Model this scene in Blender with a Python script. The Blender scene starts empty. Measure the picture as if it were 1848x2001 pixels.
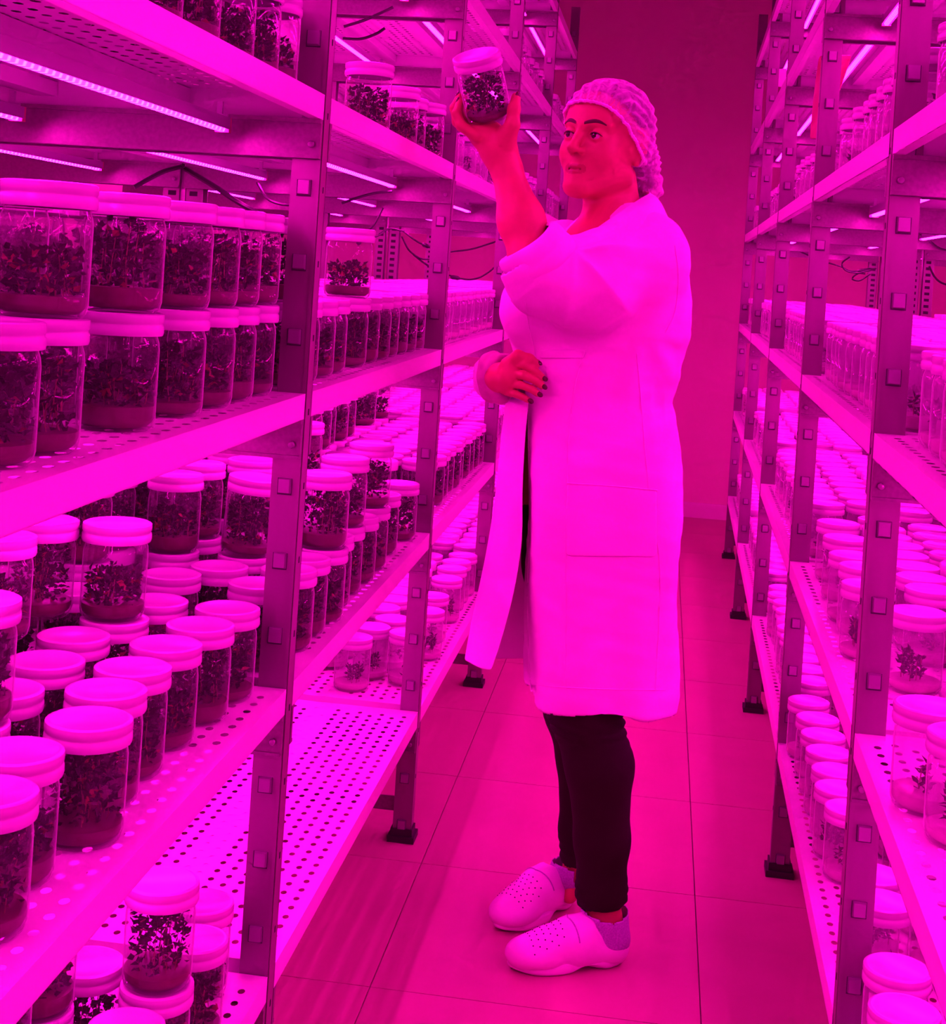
import bpy, bmesh, math, random
import numpy as np
from mathutils import Vector, Matrix

sc = bpy.context.scene
COL = sc.collection
rnd = random.Random(7)

# ------------------------------------------------------------------ camera
FPX = 2900.0                                   # focal length in pixels of the 1848x2001 frame
PSI = math.atan(375.8 / FPX)                   # the camera looks a little left of the aisle
ALPHA = math.atan(0.065)                       # and is held slightly rolled
CAM = np.array([0.0, 0.0, 1.33])
RV = np.array([math.cos(PSI), math.sin(PSI), 0.0])
FV = np.array([-math.sin(PSI), math.cos(PSI), 0.0])
UV = np.array([0.0, 0.0, 1.0])
cam = bpy.data.cameras.new('camera')
cam.sensor_fit = 'AUTO'; cam.sensor_width = 36.0
cam.lens = FPX / 2001.0 * 36.0
cam.shift_y = -(1000.5 - 517.0) / 2001.0
cam.clip_start = 0.02
co = bpy.data.objects.new('camera', cam); COL.objects.link(co)
ex = RV * math.cos(ALPHA) + UV * math.sin(ALPHA)
ey = -RV * math.sin(ALPHA) + UV * math.cos(ALPHA)
ez = -FV
co.matrix_world = Matrix(((ex[0], ey[0], ez[0], CAM[0]), (ex[1], ey[1], ez[1], CAM[1]),
                          (ex[2], ey[2], ez[2], CAM[2]), (0, 0, 0, 1)))
sc.camera = co

# ------------------------------------------------------------------ world, exposure
w = bpy.data.worlds.new('world'); sc.world = w; w.use_nodes = True
w.node_tree.nodes['Background'].inputs[0].default_value = (0.02, 0.0, 0.012, 1)
w.node_tree.nodes['Background'].inputs[1].default_value = 0.5
sc.view_settings.view_transform = 'Standard'
sc.view_settings.look = 'None'
sc.view_settings.gamma = 1.0
sc.view_settings.use_curve_mapping = False
sc.view_settings.exposure = 0.0
LED_RGB = (1.0, 0.0022, 0.55)                   # red and blue grow-light diodes together
LED_STRENGTH = 84.0
cy = sc.cycles
cy.max_bounces = 5; cy.diffuse_bounces = 3; cy.glossy_bounces = 2
cy.transmission_bounces = 4; cy.transparent_max_bounces = 40
cy.caustics_reflective = False; cy.caustics_refractive = False
cy.sample_clamp_indirect = 4.0
cy.use_denoising = True
cy.use_adaptive_sampling = True; cy.adaptive_threshold = 0.15; cy.adaptive_min_samples = 28

# ------------------------------------------------------------------ helpers
def tag(o, label=None, cat=None, group=None, kind=None):
    if label: o['label'] = label
    if cat: o['category'] = cat
    if group: o['group'] = group
    if kind: o['kind'] = kind
    return o

def link(name, data, parent=None, loc=None, rot=None):
    o = bpy.data.objects.new(name, data); COL.objects.link(o)
    if parent is not None: o.parent = parent
    if loc is not None: o.location = loc
    if rot is not None: o.rotation_euler = rot
    return o

def empty(name, loc=(0, 0, 0), rz=0.0):
    o = link(name, None, None, loc, (0, 0, rz)); o.empty_display_size = 0.05
    return o

class MB:
    """collects vertices and faces of one mesh"""
    def __init__(s): s.v = []; s.f = []; s.m = []
    def add(s, vs, fs, mi=0):
        b = len(s.v); s.v += [tuple(p) for p in vs]
        s.f += [tuple(b + i for i in q) for q in fs]; s.m += [mi] * len(fs)
    def box(s, x0, x1, y0, y1, z0, z1, mi=0):
        s.add([(x0,y0,z0),(x1,y0,z0),(x1,y1,z0),(x0,y1,z0),(x0,y0,z1),(x1,y0,z1),(x1,y1,z1),(x0,y1,z1)],
              [(0,3,2,1),(4,5,6,7),(0,1,5,4),(1,2,6,5),(2,3,7,6),(3,0,4,7)], mi)
    def lathe(s, prof, n=24, mi=0, cap0=False, cap1=False, c=(0, 0, 0)):
        b = len(s.v)
        for r, z in prof:
            for i in range(n):
                a = 2 * math.pi * i / n
                s.v.append((c[0] + r * math.cos(a), c[1] + r * math.sin(a), c[2] + z))
        for k in range(len(prof) - 1):
            for i in range(n):
                j = (i + 1) % n
                s.f.append((b+k*n+i, b+k*n+j, b+(k+1)*n+j, b+(k+1)*n+i)); s.m.append(mi)
        if cap0: s.f.append(tuple(b + i for i in reversed(range(n)))); s.m.append(mi)
        if cap1: s.f.append(tuple(b + (len(prof)-1)*n + i for i in range(n))); s.m.append(mi)
    def tube(s, pts, r, n=8, mi=0, closed=False):
        pts = [Vector(p) for p in pts]; b = len(s.v); m = len(pts)
        rr = r if isinstance(r, (list, tuple)) else [r] * m
        up = Vector((0, 0, 1))
        for k, p in enumerate(pts):
            t = (pts[(k+1) % m] - pts[k-1]) if closed else (pts[min(k+1, m-1)] - pts[max(k-1, 0)])
            t.normalize()
            a = t.cross(up)
            if a.length < 1e-3: a = t.cross(Vector((1, 0, 0)))
            a.normalize(); c = a.cross(t)
            for i in range(n):
                q = 2 * math.pi * i / n
                s.v.append(tuple(p + a * (rr[k] * math.cos(q)) + c * (rr[k] * math.sin(q))))
        for k in range(m if closed else m - 1):
            k2 = (k + 1) % m
            for i in range(n):
                j = (i + 1) % n
                s.f.append((b+k*n+i, b+k*n+j, b+k2*n+j, b+k2*n+i)); s.m.append(mi)
        if not closed:
            s.f.append(tuple(b + i for i in reversed(range(n)))); s.m.append(mi)
            s.f.append(tuple(b + (m-1)*n + i for i in range(n))); s.m.append(mi)
    def mesh(s, name, mats, smooth=False, bevel=0.0):
        me = bpy.data.meshes.new(name); me.from_pydata(s.v, [], s.f)
        for m in (mats if isinstance(mats, (list, tuple)) else [mats]): me.materials.append(m)
        if any(s.m): me.polygons.foreach_set('material_index', s.m)
        if bevel > 0:
            bm = bmesh.new(); bm.from_mesh(me)
            bmesh.ops.bevel(bm, geom=[e for e in bm.edges if len(e.link_faces) == 2 and e.calc_face_angle(0) > 0.7],
                            offset=bevel, segments=2, affect='EDGES', clamp_overlap=True)
            bm.to_mesh(me); bm.free()
        if smooth:
            me.polygons.foreach_set('use_smooth', [True] * len(me.polygons))
            try: me.set_sharp_from_angle(angle=math.radians(50))
            except Exception: pass
        me.update()
        return me

def nodes(name):
    m = bpy.data.materials.new(name); m.use_nodes = True
    nt = m.node_tree; b = nt.nodes['Principled BSDF']
    return m, nt, b

def mat(name, col, rough=0.5, metal=0.0, var=0.0, scale=20.0, bump=0.0, bscale=60.0, spec=0.5, stretch=None, sss=0.0):
    m, nt, b = nodes(name)
    b.inputs['Base Color'].default_value = (*col, 1); b.inputs['Roughness'].default_value = rough
    b.inputs['Metallic'].default_value = metal; b.inputs['Specular IOR Level'].default_value = spec
    if sss:
        b.inputs['Subsurface Weight'].default_value = sss
        b.inputs['Subsurface Radius'].default_value = (0.012, 0.004, 0.002); b.inputs['Subsurface Scale'].default_value = 1.0
    tc = nt.nodes.new('ShaderNodeTexCoord')
    src = tc.outputs['Object']
    if stretch:
        mp = nt.nodes.new('ShaderNodeMapping'); mp.inputs['Scale'].default_value = stretch
        nt.links.new(src, mp.inputs['Vector']); src = mp.outputs[0]
    if var > 0:
        n = nt.nodes.new('ShaderNodeTexNoise'); n.inputs['Scale'].default_value = scale; n.inputs['Detail'].default_value = 5
        nt.links.new(src, n.inputs['Vector'])
        r = nt.nodes.new('ShaderNodeValToRGB')
        r.color_ramp.elements[0].position = 0.3; r.color_ramp.elements[1].position = 0.7
        r.color_ramp.elements[0].color = (*[c * (1 - var) for c in col], 1)
        r.color_ramp.elements[1].color = (*[min(1, c * (1 + var)) for c in col], 1)
        nt.links.new(n.outputs['Fac'], r.inputs[0]); nt.links.new(r.outputs[0], b.inputs['Base Color'])
    if bump > 0:
        n = nt.nodes.new('ShaderNodeTexNoise'); n.inputs['Scale'].default_value = bscale; n.inputs['Detail'].default_value = 4
        nt.links.new(src, n.inputs['Vector'])
        bp = nt.nodes.new('ShaderNodeBump'); bp.inputs['Strength'].default_value = bump; bp.inputs['Distance'].default_value = 0.01
        nt.links.new(n.outputs['Fac'], bp.inputs['Height']); nt.links.new(bp.outputs[0], b.inputs['Normal'])
    return m

def emit(name, col, strength):
    m, nt, b = nodes(name)
    nt.nodes.remove(b); e = nt.nodes.new('ShaderNodeEmission')
    e.inputs[0].default_value = (*col, 1); e.inputs[1].default_value = strength
    nt.links.new(e.outputs[0], nt.nodes['Material Output'].inputs['Surface'])
    return m

def led_material():
    """diodes spaced along the bar behind a clear lens: bright spots on a steady glow"""
    m, nt, b = nodes('led_diodes'); nt.nodes.remove(b)
    tc = nt.nodes.new('ShaderNodeTexCoord'); sp = nt.nodes.new('ShaderNodeSeparateXYZ')
    nt.links.new(tc.outputs['Object'], sp.inputs[0])
    mu = nt.nodes.new('ShaderNodeMath'); mu.operation = 'MULTIPLY'; mu.inputs[1].default_value = 2 * math.pi / 0.017
    nt.links.new(sp.outputs['Y'], mu.inputs[0])
    sn = nt.nodes.new('ShaderNodeMath'); sn.operation = 'SINE'; nt.links.new(mu.outputs[0], sn.inputs[0])
    mr = nt.nodes.new('ShaderNodeMapRange'); mr.inputs[1].default_value = -0.2; mr.inputs[2].default_value = 1.0
    mr.inputs[3].default_value = 0.55; mr.inputs[4].default_value = 2.0
    nt.links.new(sn.outputs[0], mr.inputs[0])
    ml = nt.nodes.new('ShaderNodeMath'); ml.operation = 'MULTIPLY'; ml.inputs[1].default_value = LED_STRENGTH
    nt.links.new(mr.outputs[0], ml.inputs[0])
    e = nt.nodes.new('ShaderNodeEmission'); e.inputs[0].default_value = (*LED_RGB, 1)
    nt.links.new(ml.outputs[0], e.inputs[1])
    nt.links.new(e.outputs[0], nt.nodes['Material Output'].inputs['Surface'])
    m.cycles.emission_sampling = 'FRONT'
    return m

def glass_material(name, tint, edge, haze=0.06):
    """thin clear glass wall: mostly transmits, reflects by Fresnel, bright refracted light at its edges put in as white"""
    m, nt, b = nodes(name); nt.nodes.remove(b)
    tr = nt.nodes.new('ShaderNodeBsdfTransparent'); tr.inputs[0].default_value = (*tint, 1)
    gl = nt.nodes.new('ShaderNodeBsdfGlossy'); gl.inputs['Roughness'].default_value = 0.06
    df = nt.nodes.new('ShaderNodeBsdfTranslucent'); df.inputs[0].default_value = (0.9, 0.9, 0.9, 1)
    d2 = nt.nodes.new('ShaderNodeBsdfDiffuse'); d2.inputs[0].default_value = (0.9, 0.9, 0.9, 1)
    dd = nt.nodes.new('ShaderNodeAddShader'); dd = nt.nodes.new('ShaderNodeMixShader'); dd.inputs[0].default_value = 0.5
    nt.links.new(df.outputs[0], dd.inputs[1]); nt.links.new(d2.outputs[0], dd.inputs[2])
    lw = nt.nodes.new('ShaderNodeLayerWeight'); lw.inputs['Blend'].default_value = 0.5
    mr = nt.nodes.new('ShaderNodeMapRange'); mr.interpolation_type = 'SMOOTHSTEP'
    mr.inputs[1].default_value = 0.62; mr.inputs[2].default_value = 1.0; mr.inputs[3].default_value = haze; mr.inputs[4].default_value = edge
    nt.links.new(lw.outputs['Facing'], mr.inputs[0])
    m1 = nt.nodes.new('ShaderNodeMixShader'); nt.links.new(mr.outputs[0], m1.inputs[0])
    nt.links.new(tr.outputs[0], m1.inputs[1]); nt.links.new(dd.outputs[0], m1.inputs[2])
    fr = nt.nodes.new('ShaderNodeFresnel'); fr.inputs[0].default_value = 1.45
    fm = nt.nodes.new('ShaderNodeMath'); fm.operation = 'MINIMUM'; fm.inputs[1].default_value = 0.22; nt.links.new(fr.outputs[0], fm.inputs[0])
    m2 = nt.nodes.new('ShaderNodeMixShader'); nt.links.new(fm.outputs[0], m2.inputs[0])
    nt.links.new(m1.outputs[0], m2.inputs[1]); nt.links.new(gl.outputs[0], m2.inputs[2])
    nt.links.new(m2.outputs[0], nt.nodes['Material Output'].inputs['Surface'])
    return m

M = {}
M['wall'] = mat('painted_wall', (0.80, 0.78, 0.55), 0.75, var=0.015, scale=2)
M['ceiling'] = mat('ceiling_paint', (0.7, 0.7, 0.65), 0.8)
M['grout'] = mat('floor_grout', (0.30, 0.28, 0.22), 0.9)
M['tile'] = mat('floor_tile', (0.50, 0.45, 0.27), 0.45, var=0.04, scale=5)
M['trim'] = mat('baseboard_paint', (0.8, 0.8, 0.68), 0.5)
M['shelf'] = mat('white_powder_coat', (0.86, 0.86, 0.84), 0.28, var=0.02, scale=8)
M['galv'] = mat('galvanised_steel', (0.21, 0.21, 0.19), 0.42, metal=0.5, var=0.14, scale=150, bump=0.02, bscale=120)
M['post'] = mat('zinc_post', (0.24, 0.24, 0.21), 0.38, metal=0.45, var=0.10, scale=14, stretch=(1, 1, 0.25))
M['stud'] = mat('zinc_stud', (0.30, 0.30, 0.30), 0.35, metal=0.5)
M['slot'] = mat('dark_slot', (0.012, 0.012, 0.014), 0.8)
M['stud_shade'] = mat('punched_hole_shade', (0.05, 0.05, 0.05), 0.7)  # dark colour standing in for shade around the studs
M['rubber'] = mat('black_rubber', (0.015, 0.015, 0.015), 0.6)
M['cable'] = mat('black_cable', (0.012, 0.012, 0.013), 0.45)
M['alu'] = mat('led_aluminium', (0.55, 0.55, 0.58), 0.4, metal=0.7)
M['led'] = led_material()
M['lid'] = mat('white_plastic_lid', (0.56, 0.55, 0.57), 0.26, var=0.03, scale=30, spec=0.6)
M['glass'] = glass_material('jar_glass', (0.97, 0.97, 0.97), 0.95, 0.045)
M['glass_s'] = glass_material('misted_jar_glass', (0.97, 0.97, 0.97), 0.95, 0.17)
M['medium'] = mat('growth_gel', (0.10, 0.045, 0.045), 0.35, var=0.25, scale=40)
M['medium_clear'] = mat('clear_gel', (0.62, 0.55, 0.50), 0.25, var=0.1, scale=40)
M['leaf'] = mat('dark_leaf', (0.013, 0.036, 0.008), 0.42, var=0.5, scale=60, spec=0.22)
M['stem'] = mat('plant_stem', (0.22, 0.13, 0.06), 0.5)
M['redleaf'] = mat('red_leaf', (0.22, 0.06, 0.03), 0.5)
M['redfilm'] = mat('red_plastic_film', (0.46, 0.16, 0.17), 0.4)
M['paper'] = mat('white_paper', (0.85, 0.85, 0.85), 0.7)

# ------------------------------------------------------------------ room shell
X0, X1, Y0, Y1, ZC = -1.92, 1.86, -2.05, 8.40, 2.95
def struct(name, boxargs, m):
    b = MB(); b.box(*boxargs); return tag(link(name, b.mesh(name, m)), kind='structure')
tag(struct('wall_far', (X0-.1, X1+.1, Y1, Y1+.1, -.05, ZC+.1), M['wall']), 'plain painted wall closing the far end of the aisle')
struct('wall_left', (X0-.1, X0, Y0, Y1, -.05, ZC+.1), M['wall'])
struct('wall_right', (X1, X1+.1, Y0, Y1, -.05, ZC+.1), M['wall'])
struct('wall_back', (X0-.1, X1+.1, Y0-.1, Y0, -.05, ZC+.1), M['wall'])
struct('ceiling', (X0, X1, Y0, Y1, ZC, ZC+.1), M['ceiling'])
b = MB(); b.box(X0, X1, Y1-.014, Y1, 0, .075); b.box(X0, X1, Y1-.010, Y1, .075, .083)
tag(link('baseboard_far', b.mesh('baseboard_far', M['trim'])), kind='structure')
floor = struct('floor', (X0, X1, Y0, Y1, -.05, -.004), M['grout'])
tag(floor, 'large pale floor tiles with thin joints along the aisle')
TW, TL, J = 0.60, 0.577, 0.0012
b = MB(); b.box(J, TW-J, J, TL-J, -.004, 0)
tile_me = b.mesh('tile', M['tile'])
xs = [0.15 + TW * i for i in range(-4, 4)]
for x in xs:
    for k in range(-8, 11):
        y = 2.678 + TL * k
        if x + TW <= X0 or x >= X1 or y + TL <= Y0 or y >= Y1: continue
        if x >= X0 and x + TW <= X1 and y >= Y0 and y + TL <= Y1:
            link('tile', tile_me, floor, (x, y, 0))
        else:
            b = MB(); b.box(max(x+J, X0), min(x+TW-J, X1), max(y+J, Y0), min(y+TL-J, Y1), -.004, 0)
            link('tile', b.mesh('tile_cut', M['tile']), floor)

# ------------------------------------------------------------------ racks
LEV = [0.300, 0.710, 1.131, 1.557, 1.980, 2.400]      # shelf tops, D C B A S T
LEVN = ['lowest', 'second lowest', 'middle', 'upper', 'high', 'topmost']
DEPTH = 0.63; PW = 0.042; PD = 0.040; LIP = 0.036; PH = 2.62

def shelf_mesh(name, L):
    """perforated steel deck with folded lips; x across the depth, y along the aisle, top at z = 0"""
    b = MB(); hx = (DEPTH - 0.0) / 2; hy = L / 2
    px, py, rx, ry = 0.0253, 0.034, 0.0049, 0.0068
    x_in, y_in = hx - 0.009, hy - 0.030
    nx = int(2 * x_in / px); ny = int(2 * y_in / py)
    gx = [(-nx/2 + i) * px for i in range(nx + 1)]
    idx = {}
    def V(x, y, z=0.0):
        k = (round(x, 5), round(y, 5), z)
        if k not in idx: idx[k] = len(b.v); b.v.append((x, y, z))
        return idx[k]
    octo = [(math.cos(a), math.sin(a)) for a in [math.pi * (0.125 + 0.25 * i) for i in range(8)]]
    ylo, yhi = -(ny/2) * py - py/2, (ny/2) * py + py/2
    for i in range(nx):
        xa, xb = gx[i], gx[i+1]; xc = (xa + xb) / 2
        st = (i % 2) * py / 2
        rows = [-(ny/2) * py + py/2 * 0 + j * py + st - py/2 for j in range(ny + 1)]
        if rows[0] > ylo + 1e-6:
            b.f.append((V(xa, ylo), V(xb, ylo), V(xb, rows[0]), V(xa, rows[0]))); b.m.append(0)
        if rows[-1] < yhi - 1e-6:
            b.f.append((V(xa, rows[-1]), V(xb, rows[-1]), V(xb, yhi), V(xa, yhi))); b.m.append(0)
        for j in range(ny):
            ya, yb = rows[j], rows[j+1]; yc = (ya + yb) / 2
            o = [V(xc + rx * 1.08 * c, yc + ry * 1.08 * s) for c, s in octo]
            e = [V(xb, yc + py*.25), V(xb, yb), V(xa, yb), V(xa, ya), V(xb, ya)]
            c00, c10, c11, c01 = V(xa, ya), V(xb, ya), V(xb, yb), V(xa, yb)
            b.f += [(c10, c11, o[0], o[7]), (c11, o[1], o[0]), (c11, c01, o[2], o[1]), (c01, o[3], o[2]),
                    (c01, c00, o[4], o[3]), (c00, o[5], o[4]), (c00, c10, o[6], o[5]), (c10, o[7], o[6])]
            b.m += [0] * 8
    ga, gb = gx[0], gx[-1]
    for q in [((-hx, -hy), (hx, ylo)), ((-hx, yhi), (hx, hy)), ((-hx, ylo), (ga, yhi)), ((gb, ylo), (hx, yhi))]:
        (xa, ya), (xb, yb) = q
        b.add([(xa, ya, 0), (xb, ya, 0), (xb, yb, 0), (xa, yb, 0)], [(0, 1, 2, 3)])
    # folded lips with a small return
    t = 0.0012
    for s in (-1, 1):
        b.box(min(s*hx, s*(hx-t)), max(s*hx, s*(hx-t)), -hy, hy, -LIP, 0.0002)
        b.box(min(s*hx, s*(hx-.016)), max(s*hx, s*(hx-.016)), -hy, hy, -LIP, -LIP + t)
        b.box(-hx, hx, min(s*hy, s*(hy-t)), max(s*hy, s*(hy-t)), -LIP, 0.0002)
    for xr in (-0.10, 0.10):                           # stiffening ribs under the deck
        b.box(xr - .018, xr + .018, -hy + .002, hy - .002, -.022, -.001)
    return b.mesh(name, M['shelf'])

def post_mesh(name, s, back=False):
    """zinc post; origin at its aisle-side near corner, s = +1 if the rack lies towards +x"""
    b = MB(); t = 0.002
    def bx(x0, x1, y0, y1, z0, z1, mi=0): b.box(min(s*x0, s*x1), max(s*x0, s*x1), y0, y1, z0, z1, mi)
    bx(0, PW, 0, t, 0.012, PH)                         # face towards the camera
    bx(0, t, 0, PD, 0.012, PH)                         # aisle flange
    bx(0, PW, PD - t, PD, 0.012, PH)
    bx(0.0, .005, -.0012, .001, 0.012, PH); bx(-.0012, .001, .002, .006, .012, PH)   # rolled corner
    z = 0.14
    while z < PH - 0.05:
        bx(-.0006, .001, PD*.55, PD*.55 + .0045, z, z + .009, 1)
        z += 0.1065
    return b.mesh(name, [M['post'], M['slot']])

def backpost_mesh(name, s):
    """rear post of slotted angle, slots facing the camera"""
    b = MB(); t = 0.002
    def bx(x0, x1, y0, y1, z0, z1, mi=0): b.box(min(s*x0, s*x1), max(s*x0, s*x1), y0, y1, z0, z1, mi)
    bx(0, PW, 0, t, 0.012, PH); bx(PW - t, PW, 0, PD, 0.012, PH); bx(0, PW, PD - t, PD, .012, PH)
    z = 0.10
    while z < PH - 0.05:
        bx(PW*.30, PW*.75, -.0007, .001, z, z + .011, 1); z += 0.0245
    return b.mesh(name, [M['post'], M['slot']])

stud_b = MB()
w2, h2, d2 = .0098, .0112, .0075
stud_b.add([(-w2,0,-h2),(w2,0,-h2),(w2,0,h2),(-w2,0,h2),(-w2*.82,-d2,-h2*.8),(w2*.82,-d2,-h2*.8),(w2*.82,-d2,h2*.92),(-w2*.82,-d2,h2*.92)],
           [(4,5,6,7),(0,1,5,4),(1,2,6,5),(2,3,7,6),(3,0,4,7)])
stud_b.box(-w2*1.16, w2*1.12, -.0008, 0, -h2*1.18, h2*1.06, 1)      # dark plate painting the shade of the punched hole around the stud
stud_me = stud_b.mesh('stud', [M['stud'], M['stud_shade']], smooth=False, bevel=0.0030)
foot_b = MB(); foot_b.box(-.010, PW+.010, -.010, PD+.012, 0, .014); foot_b.box(-.004, PW+.004, -.004, PD+.004, .014, .030)
foot_me = foot_b.mesh('foot_pad', M['rubber'])
beam_b = MB(); beam_b.box(-.0, DEPTH, 0, .010, -.056, 0); beam_b.box(-.0, DEPTH, -.004, .0, -.006, 0)
beam_b.box(-.0, DEPTH, -.004, .0, -.056, -.051)
beam_me = beam_b.mesh('cross_beam', M['galv'])
screw_b = MB(); screw_b.lathe([(.0, -.0035), (.004, -.003), (.0052, 0)], 10)
screw_me = screw_b.mesh('screw', M['stud'], smooth=True)
for v in screw_me.vertices: v.co = (v.co.x, v.co.z, v.co.y)

NPOST = 7; BAY = 1.297; K0 = -2
SHELF_ME = shelf_mesh('shelf_panel', BAY - PD - 0.002)
POST_ME = {s: post_mesh('upright', s) for s in (1, -1)}
BPOST_ME = {s: backpost_mesh('rear_upright', s) for s in (1, -1)}

class Rack:
    def __init__(r, name, s, x0, y0, rz, label, front=True, bays=None, bay=BAY):
        """s: +1 when the rack lies on the +x side; y0: near face of post 0"""
        r.s, r.bay = s, bay
        r.o = empty(name, (x0, y0, 0), rz); tag(r.o, label, 'shelving rack', None)
        r.x0, r.y0, r.rz = x0, y0, rz
        ks = range(K0, 5)
        for k in ks:
            y = k * bay
            p = link('upright', POST_ME[s] if front else BPOST_ME[-s], r.o, (0 if front else s*PW, y, 0))
            q = link('rear_upright', BPOST_ME[s], r.o, (s * (DEPTH - PW), y, 0))
            link('foot_pad', foot_me, p, (0 if s > 0 else -PW, 0, 0)) if front else None
            link('foot_pad', foot_me, q, (0 if s > 0 else -PW, 0, 0))
            if k >= -1 and front:
                z = 0.0395
                while z < PH - .05:
                    link('stud', stud_me, p, (s * .0215, 0, z)); z += 0.1065
            if k >= -1:
                b = MB(); z = .0395                       # rows of small studs on the rear post, too small to count
            for li, zt in enumerate(LEV):
                for dy, fl in ((-.0125, 0), (PD + .0125, math.pi)):
                    if k == K0 and fl == 0: continue
                    if k == 4 and fl: continue
                    bm_ = link('cross_beam', beam_me, r.o, (0 if s > 0 else -DEPTH, y + dy, zt - LIP) if not fl
                               else (DEPTH if s > 0 else 0, y + dy, zt - LIP), (0, 0, fl))
                    if not fl and k >= 0:
                        link('screw', screw_me, bm_, (0.012 if s > 0 else DEPTH - .012, -.004, -.036))
            # low tie bar near the floor
            b = MB(); b.box(0, DEPTH, 0, .006, .06, .092)
            link('tie_bar', b.mesh('tie_bar', M['galv']), r.o, (0 if s > 0 else -DEPTH, y + PD*.6, 0))
        for k in range(K0, 4):
            for zt in LEV:
                link('shelf_panel', SHELF_ME, r.o, (s * DEPTH / 2, k * bay + PD + (bay - PD) / 2, zt))
        r.M = Matrix.Translation((x0, y0, 0)) @ Matrix.Rotation(rz, 4, 'Z')
    def W(r, d, y, z):
        """world point: d metres in from the aisle edge, y along the row from post 0, height z"""
        return r.M @ Vector((r.s * d, y, z))

RL = Rack('storage_rack', -1, -0.495, 2.065, 0, 'galvanised steel shelving rack with white perforated shelves left of the aisle')
RR = Rack('storage_rack', 1, 0.304, 2.135, -0.0125, 'galvanised steel shelving rack with white shelves right of the aisle', bay=1.277)
RL2 = Rack('storage_rack', -1, -0.495 - DEPTH - .012, 2.065, 0, 'steel shelving rack standing back to back behind the left rack', front=False)
RR2 = Rack('storage_rack', 1, 0.304 + DEPTH + .012, 2.135, -0.0125, 'steel shelving rack standing back to back behind the right rack', front=False, bay=1.277)

# ------------------------------------------------------------------ grow lights under the shelves
LL = 1.15
b = MB(); b.box(-.010, .010, -LL/2, LL/2, -.004, .010); b.box(-.0105, -.0087, -LL/2, LL/2, -.0066, -.004); b.box(.0087, .0105, -LL/2, LL/2, -.0066, -.004)
led_house = b.mesh('housing', M['alu'])
b = MB()
sec = [(-.0055, -.0045), (-.0036, -.0100), (.0036, -.0100), (.0055, -.0045)]
vs = [(x, y, z) for y in (-LL/2 + .006, LL/2 - .006) for x, z in sec]
b.add(vs, [(1, 0, 4, 5), (2, 1, 5, 6), (3, 2, 6, 7)])
led_tube = b.mesh('diode_strip', M['led'])
b = MB(); b.box(-.0098, .0098, -.006, .006, -.0108, .0102)
led_cap = b.mesh('end_cap', mat('led_end_cap_glow_tint', (0.5, 0.20, 0.16), 0.4))  # red tone stands in for the reddish glow at the bar ends
b = MB(); b.box(-.004, .004, -.003, .003, .010, .030); b.box(-.012, .012, -.003, .003, .010, .013)
led_clip = b.mesh('clip', M['alu'])

def led_bar(r, d, k, li, label, group):
    p = r.W(d, k * r.bay + PD + (r.bay - PD) / 2 - 0.005, LEV[li] - 0.055)
    o = empty('grow_light_bar', p, r.rz); tag(o, label, 'light', group)
    link('housing', led_house, o); link('diode_strip', led_tube, o)
    for sgn in (-1, 1):
        link('end_cap', led_cap, o, (0, sgn * LL/2, 0)); link('clip', led_clip, o, (0, sgn * (LL/2 - .02), 0))
    return o

SIDE = {id(RL): 'left', id(RR): 'right', id(RL2): 'far left', id(RR2): 'far right'}
BAYN = ["nearest", "second", "third", "fourth", "farthest"]
for r in (RL, RR):
    for k in range(-2, 4):
        for li in (1, 2, 3, 4, 5):
            for d, nm in ((0.128, 'front'), (0.43, 'rear')):
                if k < -1: lab, g = '%s unseen pink grow light bar, added for light, under the %s shelf behind the viewer, %s rack' % (nm, LEVN[li], SIDE[id(r)]), 'unseen added grow lights of the %s rack behind the viewer' % SIDE[id(r)]  # bars of the unseen bay, added to light the aisle
                else:
                    lab = '%s glowing pink grow light bar under the %s shelf, %s bay of %s rack' % (nm, LEVN[li], BAYN[k+1], SIDE[id(r)])
                    g = 'grow lights under the shelves of the %s rack' % SIDE[id(r)]
                led_bar(r, d, k, li, lab, g)
for r in (RL2, RR2):
    for k in range(0, 4):
        for li in (2, 3, 4):
            led_bar(r, 0.18, k, li, 'glowing pink grow light bar under the %s shelf, %s bay of %s back rack' % (LEVN[li], BAYN[k+1], SIDE[id(r)].split()[1]),
                    'grow lights of the back racks')

# ------------------------------------------------------------------ culture jars
JH = 0.125; JR = 0.0425; LR = 0.0452
def leaf(b, p, n, size, wid, mi, up=None):
    """a bent oval leaf starting at p and growing along n"""
    n = Vector(n).normalized(); p = Vector(p)
    s = n.cross(Vector((rnd.uniform(-1, 1), rnd.uniform(-1, 1), rnd.uniform(-1, 1))))
    if s.length < 1e-3: s = n.cross(Vector((0, 0, 1)))
    s.normalize(); u = s.cross(n)
    a, w = size, wid
    pts = [p, p + n*a*.45 + s*w + u*w*.3, p + n*a*.5 - u*w*.25, p + n*a*.45 - s*w + u*w*.3, p + n*a - u*a*.12]
    b.add(pts, [(0, 2, 1), (0, 3, 2), (1, 2, 4), (2, 3, 4)], mi)

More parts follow.
